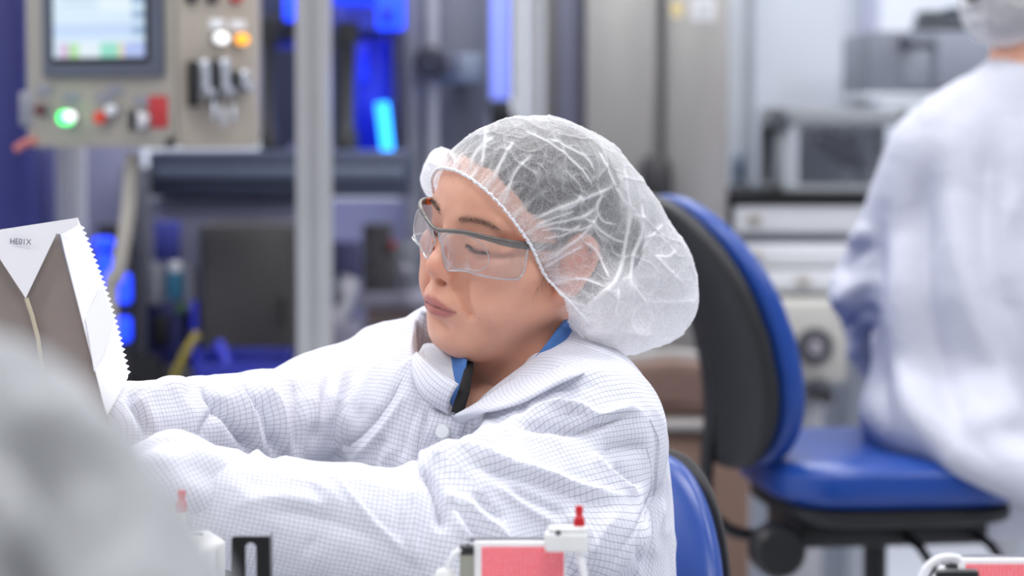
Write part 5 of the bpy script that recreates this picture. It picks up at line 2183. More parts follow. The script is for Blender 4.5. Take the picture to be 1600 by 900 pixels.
for px, py, r in ((1256, 612, .024), (1280, 606, .022), (1290, 620, .016)):
    c = AT(px, py, 4.80) - lc
    MB().lathe([(0, 0), (r, 0), (r, .03), (r * .6, .04), (r * .6, .11), (0, .11)], c + Vector((0, -.02, 0)), (0, 1, 0), 18).build('hose_coupling', mat('coupling_grey', (92, 94, 100), rough=.4, metal=.3), pu)

# glass sided test box on the bench
tb = thing('test_box', 'grey framed test box with glass front standing on the bench', 'machine', tuple(AT(1310, 303, 5.15)))
lc = Vector(tb.location)
FR = mat('test_frame', (146, 151, 156), rough=.4, var=.04)
a, b = AT(1212, 168, 5.15) - lc, AT(1420, 306, 5.15) - lc
w, h, dp = b.x - a.x, a.z - b.z, .34
zb = zz(306) + .002 - lc.z
h = a.z - zb
MB().box(((a.x + b.x) / 2, dp / 2, a.z - .02), (w, dp, .04), .005).build('top_frame', FR, tb)
MB().box(((a.x + b.x) / 2, dp / 2, zb + .008), (w, dp, .016), .003).build('bottom_frame', FR, tb)
for x in (a.x + .01, b.x - .01):
    for y in (.01, dp - .01):
        MB().box((x, y, zb + h / 2), (.02, .02, h), .003).build('corner_post', FR, tb)
MB().box(((a.x + b.x) / 2, dp - .005, zb + h / 2), (w, .01, h), .002).build('back_wall', mat('test_back', (206, 212, 222), rough=.4), tb)
MB().box((a.x + .035, .006, zb + h / 2), (.03, .006, h * .9)).build('front_stile', mat('test_stile', (180, 186, 196), rough=.4), tb)
MB().box((a.x + .012, -.006, a.z - .03), (.03, .02, .04), .004).build('hinge', mat('hinge_dark', (74, 78, 86), rough=.5), tb)
mb = MB()
mb.tube([(a.x + w * .38, .15, a.z - .06), (a.x + w * .62, .15, a.z - .10), (a.x + w * .78, .15, a.z - .13)], [.022, .03, .012], seg=14)
mb.tube([(a.x + w * .62, .15, a.z - .06), (a.x + w * .74, .15, a.z - .16)], [.02, .01], seg=10)
mb.build('dark_gripper', mat('gripper_dark', (104, 106, 114), rough=.5), tb)
MB().box(((a.x + b.x) / 2, .012, zb + h * .45), (w - .04, .004, h * .8)).build('glass_front', clear_material('test_glass', (.93, .95, .97, 1), .03, .7), tb)

# grey machine on a shelf
gm_ = thing('grey_machine', 'grey boxy machine with dark latch on the wall shelf', 'machine', tuple(AT(1450, 145, 5.3)))
lc = Vector(gm_.location)
G1 = mat('machine_grey', (122, 127, 140), rough=.45, var=.04, scale=4)
a, b = AT(1356, 48, 5.3) - lc, AT(1640, 145, 5.3) - lc
MB().box(((a.x + b.x) / 2, .2, (a.z + b.z) / 2), (b.x - a.x, .4, a.z - b.z), .006).build('housing', G1, gm_)
a2, b2 = AT(1411, 76, 5.3) - lc, AT(1452, 138, 5.3) - lc
MB().box(((a2.x + b2.x) / 2, -.003, (a2.z + b2.z) / 2), (b2.x - a2.x, .01, a2.z - b2.z), .003).build('cover_plate', mat('machine_plate', (132, 138, 150), rough=.4), gm_)
a2, b2 = AT(1462, 52, 5.3) - lc, AT(1560, 140, 5.3) - lc
MB().box(((a2.x + b2.x) / 2, -.004, (a2.z + b2.z) / 2), (b2.x - a2.x, .012, a2.z - b2.z), .004).build('door', mat('machine_door', (136, 142, 156), rough=.4), gm_)
c = AT(1412, 66, 5.3) - lc
MB().box(c + Vector((0, -.012, 0)), (.022, .03, .03), .005).build('latch', mat('latch_dark', (70, 74, 88), rough=.4), gm_)
MB().box(c + Vector((.04, -.008, -.002)), (.06, .014, .006), .002).build('latch_bar', mat('latch_bar', (98, 102, 114), rough=.4), gm_)
sh = thing('wall_shelf', 'pale shelf carrying the grey boxy machine', 'shelf', tuple(AT(1480, 150, 5.3)))
lc2 = Vector(sh.location)
a, b = AT(1352, 145, 5.3) - lc2, AT(1720, 158, 5.3) - lc2
MB().box(((a.x + b.x) / 2, .24, (a.z + b.z) / 2), (b.x - a.x, .5, a.z - b.z), .004).build('board', PW, sh)
for fx in (.1, .9):
    x = a.x + (b.x - a.x) * fx
    MB().box((x, .44, b.z - lc2.z / 2 - .0 + (0)), (.04, .06, 0.001)).bm.free()
    hh = lc2.z + b.z
    MB().box((x, .46, b.z - hh / 2), (.04, .05, hh), .003).build('support', PW, sh)
tl = thing('tool_tray', 'dark flat tool tray lying on the grey boxy machine', 'tray', tuple(AT(1490, 47, 5.4)))
MB().box((0, .05, .012), (.15, .14, .02), .004).build('tray', mat('tray_dark', (84, 90, 96), rough=.5), tl)
MB().box((-.05, .03, .032), (.05, .09, .022), .006).build('grip', mat('tray_grip', (58, 64, 68), rough=.5), tl)
MB().box((.015, .03, .036), (.06, .09, .03), .006).build('tool_head', mat('tool_slate', (72, 78, 90), rough=.5), tl)


# ------------------------------------------------------------------ chairs
def super_mesh(rx, ry, rz, e1, e2, nu=56, nv=36, fn=None):
    """rounded cushion: superellipsoid, optional reshaping function on its vertices"""
    def pw(c, e):
        return math.copysign(abs(c) ** e, c)
    V = [(0, 0, -rz)]
    for j in range(1, nv):
        ph = -PI / 2 + PI * j / nv
        for i in range(nu):
            th = 2 * PI * i / nu
            V.append((rx * pw(math.cos(ph), e1) * pw(math.cos(th), e2), ry * pw(math.cos(ph), e1) * pw(math.sin(th), e2), rz * pw(math.sin(ph), e1)))
    V.append((0, 0, rz))
    F = []
    for i in range(nu):
        k = (i + 1) % nu
        F.append((0, 1 + k, 1 + i))
        for j in range(nv - 2):
            a = 1 + j * nu
            F.append((a + i, a + k, a + nu + k, a + nu + i))
        a = 1 + (nv - 2) * nu
        F.append((a + i, a + k, len(V) - 1))
    if fn:
        V = [fn(*v) for v in V]
    return V, F


def py_mesh(name, V, F, m, parent):
    me = bpy.data.meshes.new(name)
    me.from_pydata([tuple(v) for v in V], [], F)
    return link_mesh(name, me, m, parent)


VINYL = mat('vinyl_blue', (25, 66, 146), rough=.33, var=.05, scale=6, bump=.03)
SHELL = mat('shell_black', (28, 28, 31), rough=.5, var=.15, scale=30, bump=.1)
FRAME = mat('frame_black', (20, 20, 22), rough=.45)


def work_chair(name, label, loc, yaw, seat_h, back_w, back_h, back_c, lean, gap=.016, sr=.225):
    """task chair: local +X is forwards; back_c = height of the backrest centre over the seat"""
    root = thing(name, label, 'chair', loc, yaw)
    V, F = super_mesh(sr, .235, .042, .55, .5, fn=lambda x, y, z: (x, y, z + seat_h - .04 - (max(0, x - .12) ** 2) * .9 + .12 * y * y * (1 if z > 0 else .3)))
    seat = py_mesh('seat', V, F, VINYL, root)
    V, F = super_mesh(sr - .02, .215, .018, .4, .5, fn=lambda x, y, z: (x, y, z + seat_h - .085))
    py_mesh('seat_shell', V, F, SHELL, root)

    def bend(x, y, z, off):
        zz_ = z / back_h
        w = 1 - .30 * max(0, zz_) ** 2 - .10 * max(0, -zz_) ** 2
        xx = x + off - z * math.tan(lean) + .16 * y * y / back_w - .05 * (zz_ + .35) ** 2
        return (xx - .235, y * w, z + seat_h + back_c)
    V, F = super_mesh(.030, back_w, back_h, .55, .62, fn=lambda x, y, z: bend(x, y, z, .022))
    py_mesh('backrest', V, F, VINYL, root)
    V, F = super_mesh(.026 if gap > .01 else .006, back_w * (1.012 if gap > .01 else 1.004), back_h * (1.012 if gap > .01 else 1.004), .5, .62, fn=lambda x, y, z: bend(x, y, z, -gap))
    py_mesh('backrest_shell', V, F, SHELL, root)
    mb = MB()
    p = [(-.06, 0, seat_h - .12), (-.20, 0, seat_h - .14), (-.262, 0, seat_h - .10), (-.268, 0, seat_h - .02), (-.262, 0, seat_h + .06), (-.272, 0, seat_h + back_c - .02)]
    mb.tube([Vector(q) for q in catmull(p, 6)], .014, seg=12, flat=(1.6, .7))
    mb.build('back_strut', FRAME, root)
    MB().box((0, 0, seat_h - .122), (.30, .20, .05), .012).build('mechanism', FRAME, root)
    mb = MB()
    mb.lathe([(0, -.03), (.034, -.03), (.040, -.02), (.040, .02), (.034, .03), (0, .03)], (-.19, -.13, seat_h - .14), (0, 1, 0), 20)
    mb.build('tilt_knob', FRAME, root)
    for x, y in ((.02, -.16), (.13, -.16)):
        mb = MB()
        mb.tube([(x, y * .4, seat_h - .13), (x, y, seat_h - .135), (x + .012, y * 1.3, seat_h - .165)], [.007, .007, .006], seg=8)
        mb.box((x + .018, y * 1.42, seat_h - .175), (.055, .03, .022), .008)
        mb.build('lever', FRAME, root)
    MB().lathe([(0, .09), (.027, .09), (.027, seat_h * .5), (.018, seat_h * .5), (.018, seat_h - .14), (0, seat_h - .14)], (0, 0, 0), (0, 0, 1), 20).build('gas_column', FRAME, root)
    for k in range(5):
        a = k * 2 * PI / 5 + .3
        c, s = math.cos(a), math.sin(a)
        mb = MB()
        mb.tube([(c * .03, s * .03, .10), (c * .18, s * .18, .085), (c * .31, s * .31, .065)], [.022, .018, .014], seg=10, flat=(1, .8))
        lg = mb.build('leg', FRAME, root)
        mb = MB()
        for o in (-.014, .014):
            mb.cyl((c * .31 - s * (o - .008), s * .31 + c * (o - .008), .028), (c * .31 - s * (o + .008), s * .31 + c * (o + .008), .028), .028, seg=20, bevel=.004)
        mb.build('caster', mat('caster_grey', (58, 58, 62), rough=.5), lg)
    if seat_h > .6:
        mb = MB()
        mb.tube([(.20 * math.cos(a), .20 * math.sin(a), .26) for a in np.linspace(0, 2 * PI, 40, endpoint=False)], .010, seg=8, closed=True)
        for a in (0, 2 * PI / 3, 4 * PI / 3):
            mb.tube([(.02 * math.cos(a), .02 * math.sin(a), .26), (.2 * math.cos(a), .2 * math.sin(a), .26)], .008, seg=8)
        mb.build('foot_ring', SILVER, root)
    return root


SEAT2 = AT(1375, 722, 3.68)
CH2_YAW = math.radians(8)
work_chair('work_chair', 'blue vinyl work chair with black backrest shell under the standing collar worker at right', (SEAT2.x, 3.72, 0), CH2_YAW, SEAT2.z + .025, .185, .205, .180, .13, .016, .195)['label'] = 'blue vinyl work chair with black backrest shell under the worker at the bench'

bw = PN(928, 1052, 2.70)
bx = np.array([-.42, -.91, 0])
yaw1 = math.atan2(bx[1], bx[0])
seat_w = bw[2] - .25
c1 = bw + bx * .235
work_chair('work_chair', 'blue vinyl chair behind the woman in glasses, only its backrest rim showing', (c1[0], c1[1], 0), yaw1, seat_w, .165, .24, .25, .12, .004)

# brown chair in the background
bc_ = thing('brown_chair', 'brown upholstered chair with grey rim behind the blue chairs', 'chair', (AT(1050, 0, 4.3).x, 4.3, 0))
lc = Vector(bc_.location)
BR = mat('upholstery_brown', (120, 96, 86), rough=.75, var=.1, scale=8, bump=.1)
GR = mat('rim_grey', (150, 146, 144), rough=.4)
z1, z2, z3 = AT(1050, 562, 4.3).z, AT(1050, 650, 4.3).z, AT(1050, 662, 4.3).z


def arch(x, y, z, w, zt):
    return (x, y, z - .045 * (x / w) ** 2 if z > zt - .08 else z)


w = .15
V, F = super_mesh(w, .028, (z1 - z2) / 2, .35, .35, fn=lambda x, y, z: arch(x, y + .02, z + (z1 + z2) / 2, w, z1))
py_mesh('backrest', V, F, BR, bc_)
V, F = super_mesh(w * 1.1, .02, (z1 - z2) / 2 + .012, .3, .35, fn=lambda x, y, z: arch(x, y + .045, z + (z1 + z2) / 2 + .004, w, z1))
py_mesh('back_rim', V, F, GR, bc_)
V, F = super_mesh(w * 1.1, .20, .012, .4, .3, fn=lambda x, y, z: (x, y + .15, z + z3))
py_mesh('seat_rim', V, F, GR, bc_)
MB().box((0, .14, (z3 - .01 + .08) / 2), (w * 1.9, .34, z3 - .09), .02).build('skirt', mat('skirt_brown', (132, 106, 92), rough=.8, var=.08, bump=.1), bc_)
for x in (-.11, .11):
    for y in (.0, .28):
        MB().cyl((x, y, 0), (x, y, .09), .014, .018).build('leg', GR, bc_)


# ------------------------------------------------------------------ second worker
def plain_coat(name, base=(222, 223, 234)):
    t = NT(name)
    f = t.noise(14, 4, .55)
    c = srgb(*base)
    t.set(Base_Color=t.mix(f, tuple(x * .95 for x in c[:3]) + (1,), c), Roughness=.78)
    t.bsdf.inputs['Specular IOR Level'].default_value = .25
    t.bump(t.noise(20, 4, .55, dist=.6), .5, .01)
    return t.m


def head_copy(org, fwd, up, scale=1.0):
    """the same head built above, turned to another pose"""
    f = np.asarray(fwd, float)
    f /= np.linalg.norm(f)
    u = np.asarray(up, float)
    u -= f * (u @ f)
    u /= np.linalg.norm(u)
    l = np.cross(u, f)
    A = np.stack([l, f, u])
    keep = HV[:, 2] > -160
    return np.asarray(org) + HV * .001 * scale @ A, A


def coarse_cap(org, A, person, scale=1.0):
    S = SDF((-.11, -.16, -.11), (.11, .12, .16), .004)
    S.ell((0, -.011, .05), (.082, .10, .084))
    S.ell((0, -.08, -.005), (.075, .06, .072), .03)
    X = np.stack(np.meshgrid(*S.ax, indexing='ij'), -1)
    S.f = np.maximum(S.f, ((X @ CUT_N.astype(np.float32)) - .024))
    V, Q = S.mesh()
    V = smooth_verts(V, Q, 2)
    N = vnormals(V, Q)
    nz = np.array([mnoise.noise(Vector(p) * 34) for p in V])
    V = V + N * ((1 - np.minimum(np.abs(nz) * 4, 1)) * .004)[:, None]
    me = np_mesh('bouffant_cap', np.asarray(org) + V * scale @ A, Q[:, ::-1])
    set_point_attr(me, 'cap_weight', np.full(len(V), .35))
    return link_mesh('bouffant_cap', me, NETM, person)


NETM = net_material()
YW = 3.75
uw = YW / FPX
w2 = thing('person', 'person in white coat and cap sitting on the blue chair, back turned', 'person', (PN(1510, 600, YW)[0], YW, 0))
inv2 = Vector(w2.location)
S = SDF(PN(1260, 930, YW) + (-.02, -.35, -.02), PN(1830, 40, YW) + (.05, .65, .02), .006)
S.chain([PN(1520, 690, YW + .03), PN(1520, 470, YW + .02), PN(1545, 270, YW + .03)], [158 * uw, 150 * uw, 128 * uw], .05, .05)
S.chain([PN(1640, 690, YW + .05), PN(1640, 470, YW + .06), PN(1630, 270, YW + .06)], [150 * uw, 148 * uw, 128 * uw], .05, .05)
S.cap(PN(1590, 150, YW + .02), PN(1475, 235, YW), 58 * uw, 72 * uw, .05)
S.cap(PN(1590, 150, YW + .02), PN(1730, 230, YW + .12), 58 * uw, 72 * uw, .05)
S.cap(PN(1590, 165, YW + .02), PN(1592, 118, YW + .03), 44 * uw, 38 * uw, .03)
S.chain([PN(1452, 250, YW), PN(1352, 455, YW + .08), PN(1385, 598, YW + .28)], [72 * uw, 52 * uw, 40 * uw], .03, .015)
S.chain([PN(1740, 250, YW + .12), PN(1800, 470, YW + .22), PN(1740, 600, YW + .45)], [72 * uw, 55 * uw, 42 * uw], .03, .015)
S.ell(PN(1480, 650, YW - .02), (132 * uw, .20, 85 * uw), .04)
S.ell(PN(1650, 722, YW - .06), (180 * uw, .21, 66 * uw), .06)
S.cap(PN(1510, 716, 3.53), PN(1680, 772, 3.47), 28 * uw, 32 * uw, .06)
V, Q = S.mesh()
V = smooth_verts(V, Q, 3)
N = vnormals(V, Q)
X2, Y2, D2 = to_px(V)
cd = np.array([0, 0, CAM_H]) - V
ff = np.clip(((cd * N).sum(1) / np.linalg.norm(cd, axis=1) + .05) / .25, 0, 1)
disp = np.zeros(len(V))
for pts, h, w in (
        ([(1500, 180), (1490, 300), (1510, 450), (1570, 620), (1620, 720)], 12, 26), ([(1460, 220), (1440, 340), (1450, 500), (1500, 650), (1570, 750)], -11, 22),
        ([(1420, 260), (1400, 380), (1400, 520), (1430, 640), (1500, 730)], 11, 24), ([(1385, 300), (1372, 420), (1372, 560), (1390, 680)], -9, 18),
        ([(1560, 170), (1545, 300), (1560, 430), (1600, 540)], -10, 20), ([(1590, 280), (1560, 380), (1580, 480)], 9, 20),
        ([(1360, 380), (1330, 400), (1310, 440)], -11, 12), ([(1370, 430), (1335, 450), (1300, 480)], 10, 13), ([(1365, 480), (1330, 500), (1300, 520)], -11, 12),
        ([(1360, 540), (1330, 550), (1310, 570)], 9, 12), ([(1355, 350), (1340, 372), (1325, 385)], 8, 12), ([(1530, 120), (1480, 150), (1430, 190)], 5, 20),
        ([(1340, 620), (1360, 560), (1352, 480)], -9, 9), ([(1600, 640), (1540, 660), (1480, 640)], 7, 24)):
    d, al = seg_dist(X2, Y2, catmull(pts, 5))
    e = np.clip(np.minimum(al, 1 - al) * 4, 0, 1)
    disp += 1.45 * h * e * np.exp(-(d / w) ** 2)
V = V + N * (disp * ff * uw + np.array([mnoise.noise(Vector(p) * 8) for p in V]) * .006)[:, None]
link_mesh('lab_coat', np_mesh('lab_coat', V, Q), plain_coat('coat_plain_white', (196, 198, 210)), w2)
ho = PN(1622, 8, YW + .03)
hv, HA = head_copy(ho, (.75, .62, -.12), (.0, .0, 1))
hand_w = [PN(1425, 592, YW + .38), PN(1735, 625, YW + .52)]
parts = [(hv, HQ[:, ::-1] if np.linalg.det(HA) > 0 else HQ, head_tint)]
skin1 = np.array(srgb(222, 172, 148))
for hw, sd in zip(hand_w, (1, -1)):
    v, q = hand_mesh(hw, (.25, .8, -.25), (.2, .1, -1), sd, .5, None, None)
    parts.append((v, q, np.tile(skin1, (len(v), 1))))
S = SDF(PN(1260, 930, YW) + (-.02, -.3, -.02), PN(1830, 40, YW) + (.05, .7, .08), .012)
S.cap(ho + (.0, .0, -.05), PN(1595, 250, YW + .04), .055, .06)
S.chain([PN(1595, 250, YW + .04), PN(1580, 480, YW + .03), PN(1590, 660, YW + .04)], [.10, .11, .12], .05)
S.chain([PN(1452, 250, YW), PN(1352, 455, YW + .08), hand_w[0]], [.036, .026, .024], .02)
S.chain([PN(1740, 250, YW + .12), PN(1800, 470, YW + .22), hand_w[1]], [.045, .036, .026], .02)
v, q = S.mesh()
parts.append((v, q, np.tile(skin1, (len(v), 1))))


def join_body(parts, person):
    VV, QQ, TT, o = [], [], [], 0
    for v, q, t_ in parts:
        VV.append(v)
        QQ.append(q + o)
        TT.append(t_)
        o += len(v)
    me = np_mesh('body', np.concatenate(VV), np.concatenate(QQ))
    set_point_attr(me, 'tint', np.concatenate(TT), 'FLOAT_COLOR')
    return link_mesh('body', me, MATS['skin'], person)


join_body(parts, w2)
S = SDF((-.08, -.1, -.1), (.08, .1, .1), .01)
V, Q = hair_mesh()
link_mesh('hair', np_mesh('hair', ho + V * .001 @ HA, Q[:, ::-1]), hair_material(), w2)
coarse_cap(ho, HA, w2)
S = SDF((PN(1380, 900, YW)[0], YW - .3, 0.0), (PN(1900, 900, YW)[0], YW + .6, .9), .01)
seat_z = SEAT2.z
for a, dy in ((PN(1560, 735, YW - .04), 0), (PN(1640, 735, YW + .16), .1)):
    k = a + np.array([.34, .10 + dy, -.02])
    f = k + np.array([-.02, .02, 0])
    f[2] = .33
    S.chain([a, k, f], [.085, .068, .05], .04, .02)
    S.cap(f, f + (.12, .04, -.03), .045, .035, .03)
V, Q = S.mesh()
link_mesh('trousers', np_mesh('trousers', smooth_verts(V, Q, 2), Q), mat('trousers_grey', (92, 90, 96), rough=.9, var=.1), w2)
for chd in w2.children:
    chd.matrix_parent_inverse = Matrix.Translation(-inv2)
# ------------------------------------------------------------------ work table, fixtures, carton, near person
TZ = .745
tt = thing('work_table', 'white work table in front of the woman carrying the fixtures', 'table', (.05, 1.72, 0))
MB().box((0, 0, TZ - .015), (1.5, .66, .03), .004).build('tabletop', mat('table_white', (214, 216, 220), rough=.4), tt)
for x in (-.7, .7):
    for y in (-.28, .28):
        MB().box((x, y, (TZ - .03) / 2), (.045, .045, TZ - .03), .004).build('leg', ALU, tt)

FIXW = mat('fixture_white', (226, 227, 226), rough=.35, var=.02)
CAPR = mat('cap_red', (205, 34, 46), rough=.32, var=.06)
DF = 1.97


def luer_cap(name, label, px, py_top, py_bot, d):
    """red two-step cap standing on a clear stub"""
    a, b = PN(px, py_bot, d), PN(px, py_top, d)
    h = b[2] - a[2]
    r = 8.0 * d / FPX
    rt = thing(name, label, 'cap', tuple(a))
    MB().lathe([(0, 0), (r, 0), (r * 1.02, h * .12), (r * 1.0, h * .42), (r * .92, h * .50), (r * .66, h * .56), (r * .66, h * .62), (r * .74, h * .68), (r * .80, h * .90), (r * .66, h), (0, h)], (0, 0, 0), (0, 0, 1), 28).build('body', CAPR, rt)
    mb = MB()
    for k in range(18):
        an = k * 2 * PI / 18
        mb.box((math.cos(an) * r * 1.0, math.sin(an) * r * 1.0, h * .25), (.0008, .0008, h * .32))
    mb.build('grip_ribs', CAPR, rt)
    return rt


# left fixture: white housing with a sloping front
hf = thing('fixture_housing', 'white plastic fixture housing under the left red cap', 'fixture', tuple(PN(290, 870, DF)))
lc = Vector(hf.location)
lc.z = TZ
hf.location = lc
pt = [PN(190, 842, DF - .04), PN(250, 832, DF + .05), PN(330, 826, DF + .10), PN(354, 842, DF + .03), PN(300, 868, DF - .05)]
mb = MB()
up = [mb.bm.verts.new(Vector(p) - lc) for p in pt]
lowp = [mb.bm.verts.new(Vector((p[0], p[1], TZ)) - lc) for p in pt]
mb.bm.faces.new(up)
mb.bm.faces.new(lowp[::-1])
for k in range(5):
    mb.bm.faces.new((up[k], up[(k + 1) % 5], lowp[(k + 1) % 5], lowp[k]))
bmesh.ops.recalc_face_normals(mb.bm, faces=mb.bm.faces[:])
bmesh.ops.bevel(mb.bm, geom=mb.bm.edges[:], offset=.005, segments=3, profile=.5, affect='EDGES')
mb.build('body', FIXW, hf)
c = PN(309, 837, DF + .06)
MB().box(Vector(c) - lc + Vector((0, 0, .0)), (.011, .008, .006), .002).build('slot_insert', mat('slot_grey', (150, 152, 150), rough=.5), hf)
a, b = Vector(PN(285, 842, DF + .04)) - lc, Vector(PN(285, 799, DF + .04)) - lc
MB().lathe([(0, 0), (.0065, 0), (.0065, (b - a).length * .45), (.0038, (b - a).length * .5), (.0038, (b - a).length), (0, (b - a).length)], a, (0, 0, 1), 20).build('stub', mat('stub_clear', (222, 226, 224), rough=.3), hf)
luer_cap('red_cap', 'red stepped cap on the white fixture housing at lower left', 285, 765, 799, DF + .04)

# black slotted bracket
br = thing('slotted_bracket', 'black metal bracket with a long vertical slot before the near sleeve', 'bracket', tuple(PN(392, 890, DF)))
lc = Vector(br.location)
lc.z = TZ
br.location = lc
u = DF / FPX
h = PN(392, 838, DF)[2] - TZ
w = 30 * u
sl = [(-8 * u * math.cos(a) - 1 * u, h - 17 * u + 8 * u * math.sin(a)) for a in np.linspace(0, PI, 14)]
sl = [(-8.5 * u - 1 * u * 0, .02)] + [(-8.5 * u * math.cos(a), h - 18 * u + 8.5 * u * math.sin(a)) for a in np.linspace(0, PI, 14)] + [(8.5 * u, .02)]
mb = MB()
mb.prism([(-w, 0), (w, 0), (w, h - 3 * u), (w - 3 * u, h), (-w + 3 * u, h), (-w, h - 3 * u)], .004, holes=[sl])
mb.build('upright', mat('bracket_black', (24, 24, 26), rough=.35, metal=.3), br, angle=30)
mb = MB()
mb.box((w - .0015 + 1.5 * u, .012, h / 2), (3 * u, .024, h), .0012)
mb.build('side_flange', mat('bracket_black_lit', (66, 66, 70), rough=.35, metal=.3), br)  # lighter copy of the bracket black: light on its side put into colour
MB().box((0, .02, .002), (w * 2, .05, .004), .001).build('foot', mat('bracket_black', (24, 24, 26)), br)


def print_material(name, seed):
    """white label with dense red printed columns"""
    t = NT(name)
    tc = t.n('ShaderNodeTexCoord')
    sep = t.n('ShaderNodeSeparateXYZ')
    t.l(tc.outputs['Generated'], sep.inputs[0])
    X, Z = sep.outputs[0], sep.outputs[2]
    mp = t.n('ShaderNodeMapping')
    mp.inputs['Scale'].default_value = (46, 1, 90)
    mp.inputs['Location'].default_value = (seed, 0, 0)
    t.l(tc.outputs['Generated'], mp.inputs[0])
    n = t.noise(1.0, 2, .7, vec=mp.outputs[0])
    cols = t.math('LESS_THAN', t.math('FRACT', t.math('MULTIPLY', X, 21)), .80)
    chars = t.math('GREATER_THAN', n, .40)
    m = t.math('MULTIPLY', t.math('MAXIMUM', t.math('MULTIPLY', chars, .92), .62), t.math('MULTIPLY_ADD', cols, .55, .45))
    t.set(Base_Color=t.mix(m, srgb(250, 246, 246), srgb(248, 44, 74)), Roughness=.5)
    return t.m


def fixture(name_suffix, label, cx, top, d, half, left_cap, red_label, seed):
    """standing card fixture: white card with red print, clamp, tube"""
    u = d / FPX
    rt = thing('card_fixture', label, 'fixture', tuple(PN(cx, top, d)))
    lc = Vector(rt.location)
    lc.z = TZ
    rt.location = lc
    h = PN(cx, top, d)[2] - TZ
    wl = half * u
    MB().box((0, .003, h / 2), (wl * 2, .006, h), .0015).build('card_holder', mat('holder_white', (240, 240, 242), rough=.4, var=.01), rt)
    MB().box((5 * u, -.0006, h / 2 - 4 * u), (wl * 2 - 16 * u, .0012, h - 9 * u)).build('printed_label', print_material('red_print', seed), rt)['label'] = red_label
    MB().box((0, .012, h - 1 * u), (wl * 2 + 20 * u, .010, 5 * u), .0015).build('back_rail', mat('rail_grey', (96, 98, 110), rough=.4), rt)
    # clamp at the left
    x = -wl - 11 * u
    MB().box((x, .004, h - 14 * u), (23 * u, .014, 12 * u), .0015).build('clamp', mat('clamp_black', (30, 31, 34), rough=.4), rt)
    MB().box((x, .004, (h - 20 * u) / 2), (22 * u, .012, h - 20 * u), .0015).build('vial', mat('vial_olive', (150, 152, 140), rough=.25), rt)
    mb = MB()
    mb.lathe([(0, 0), (5 * u, 0), (5 * u, 5 * u), (3 * u, 7 * u), (3 * u, 11 * u), (0, 12 * u)], (x + 2 * u, .004, h - 8 * u), (0, 0, 1), 18)
    mb.build('screw', SILVER, rt)
    mb = MB()
    pts = [(x - 2 * u, .0, h - 12 * u), (x - 18 * u, -.002, h - 18 * u), (x - 30 * u, -.004, h - 42 * u), (x - 34 * u, -.004, h - 80 * u), (x - 36 * u, 0, .004)]
    mb.tube([Vector(p) for p in catmull(pts, 6)], 4.5 * u, seg=10)
    mb.build('tube', mat('tube_white', (232, 233, 236), rough=.35), rt)
    return rt, lc, h, u, wl


fx, lc, h, u, wl = fixture('', 'card fixture with red printed label before the near sleeve', 812, 846, DF, 72, True, 'dense red printed label', 1.0)
# white manifold block with red cap and tube at the right of the card
mb = MB()
a, b = PN(851, 832, DF - .012), PN(919, 862, DF - .012)
mb.box(Vector(((a[0] + b[0]) / 2, a[1] + .006, (a[2] + b[2]) / 2)) - lc, (b[0] - a[0], .024, a[2] - b[2]), .003, seg=3)
a2, b2 = PN(857, 824, DF - .012), PN(917, 836, DF - .012)
mb.box(Vector(((a2[0] + b2[0]) / 2, a2[1] + .006, (a2[2] + b2[2]) / 2)) - lc, (b2[0] - a2[0], .020, a2[2] - b2[2]), .002, seg=3)
mf = mb.build('manifold_block', FIXW, fx)
c = PN(872, 831, DF - .012)
MB().lathe([(0, 0), (.0022, 0), (.0022, .0015), (0, .002)], Vector(c) - lc + Vector((0, -.004, 0)), (0, -1, 0), 14).build('port', mat('port_dark', (66, 68, 74)), mf)
mb = MB()
p = [PN(905, 860, DF - .01), PN(909, 880, DF - .01), PN(914, 905, DF - .01), PN(916, 940, DF - .005)]
q = p[-1].copy()
q[2] = TZ + .004
p.append(q)
mb.tube([Vector(v) - lc for v in catmull(p, 6)], 6.0 * u, seg=12)
mb.build('outlet_tube', mat('tube_white', (232, 233, 236)), fx)
c = PN(695, 905, DF)
MB().lathe([(0, -.01), (.010, -.01), (.011, 0), (.006, .008), (0, .009)], Vector(c) - lc, (0, 0, 1), 18).build('tube_clip', FIXW, fx)
luer_cap('red_cap', 'red stepped cap on the white block of the card fixture', 905, 790, 826, DF - .004)

fx2, lc, h, u, wl = fixture('', 'card fixture with red printed label cut by the lower right corner', 1568, 873, DF + .02, 72, True, 'dense red printed label', 4.0)
mb = MB()
pts = [PN(1438, 912, DF), PN(1446, 890, DF), PN(1462, 876, DF), PN(1482, 871, DF), PN(1500, 874, DF)]
mb.tube([Vector(v) - lc for v in catmull(pts, 6)], 6.5 * u, seg=12)
mb.build('outlet_tube', mat('tube_white', (232, 233, 236)), fx2)
mb = MB()
mb.box(Vector(PN(1495, 898, DF - .02)) - lc, (66 * u, .012, 16 * u), .002)
mb.build('clamp_plate', mat('clamp_black', (30, 31, 34)), fx2)

# ------------------------------------------------------------------ folded carton held by the woman
CW = mat('carton_white', (246, 246, 250), rough=.55, var=.01)
DC = 2.24
ca = thing('folded_carton', 'white folded carton with zigzag cut edge held up by the woman', 'carton', tuple(PN(60, 500, DC)))
lc = Vector(ca.location)


def sheet(name, pts, m, parent=ca, th=.0012, label=None):
    """thin board through 3-D outline points"""
    mb = MB()
    vs = [mb.bm.verts.new(Vector(p) - lc) for p in pts]
    f = mb.bm.faces.new(vs)
    f.normal_update()
    n = f.normal.copy()
    if n.y > 0:
        n = -n
    e = bmesh.ops.extrude_face_region(mb.bm, geom=[f])
    bmesh.ops.translate(mb.bm, vec=-n * th, verts=[g for g in e['geom'] if isinstance(g, bmesh.types.BMVert)])
    o = mb.build(name, m, parent, angle=20)
    if label:
        o['label'] = label
    return o


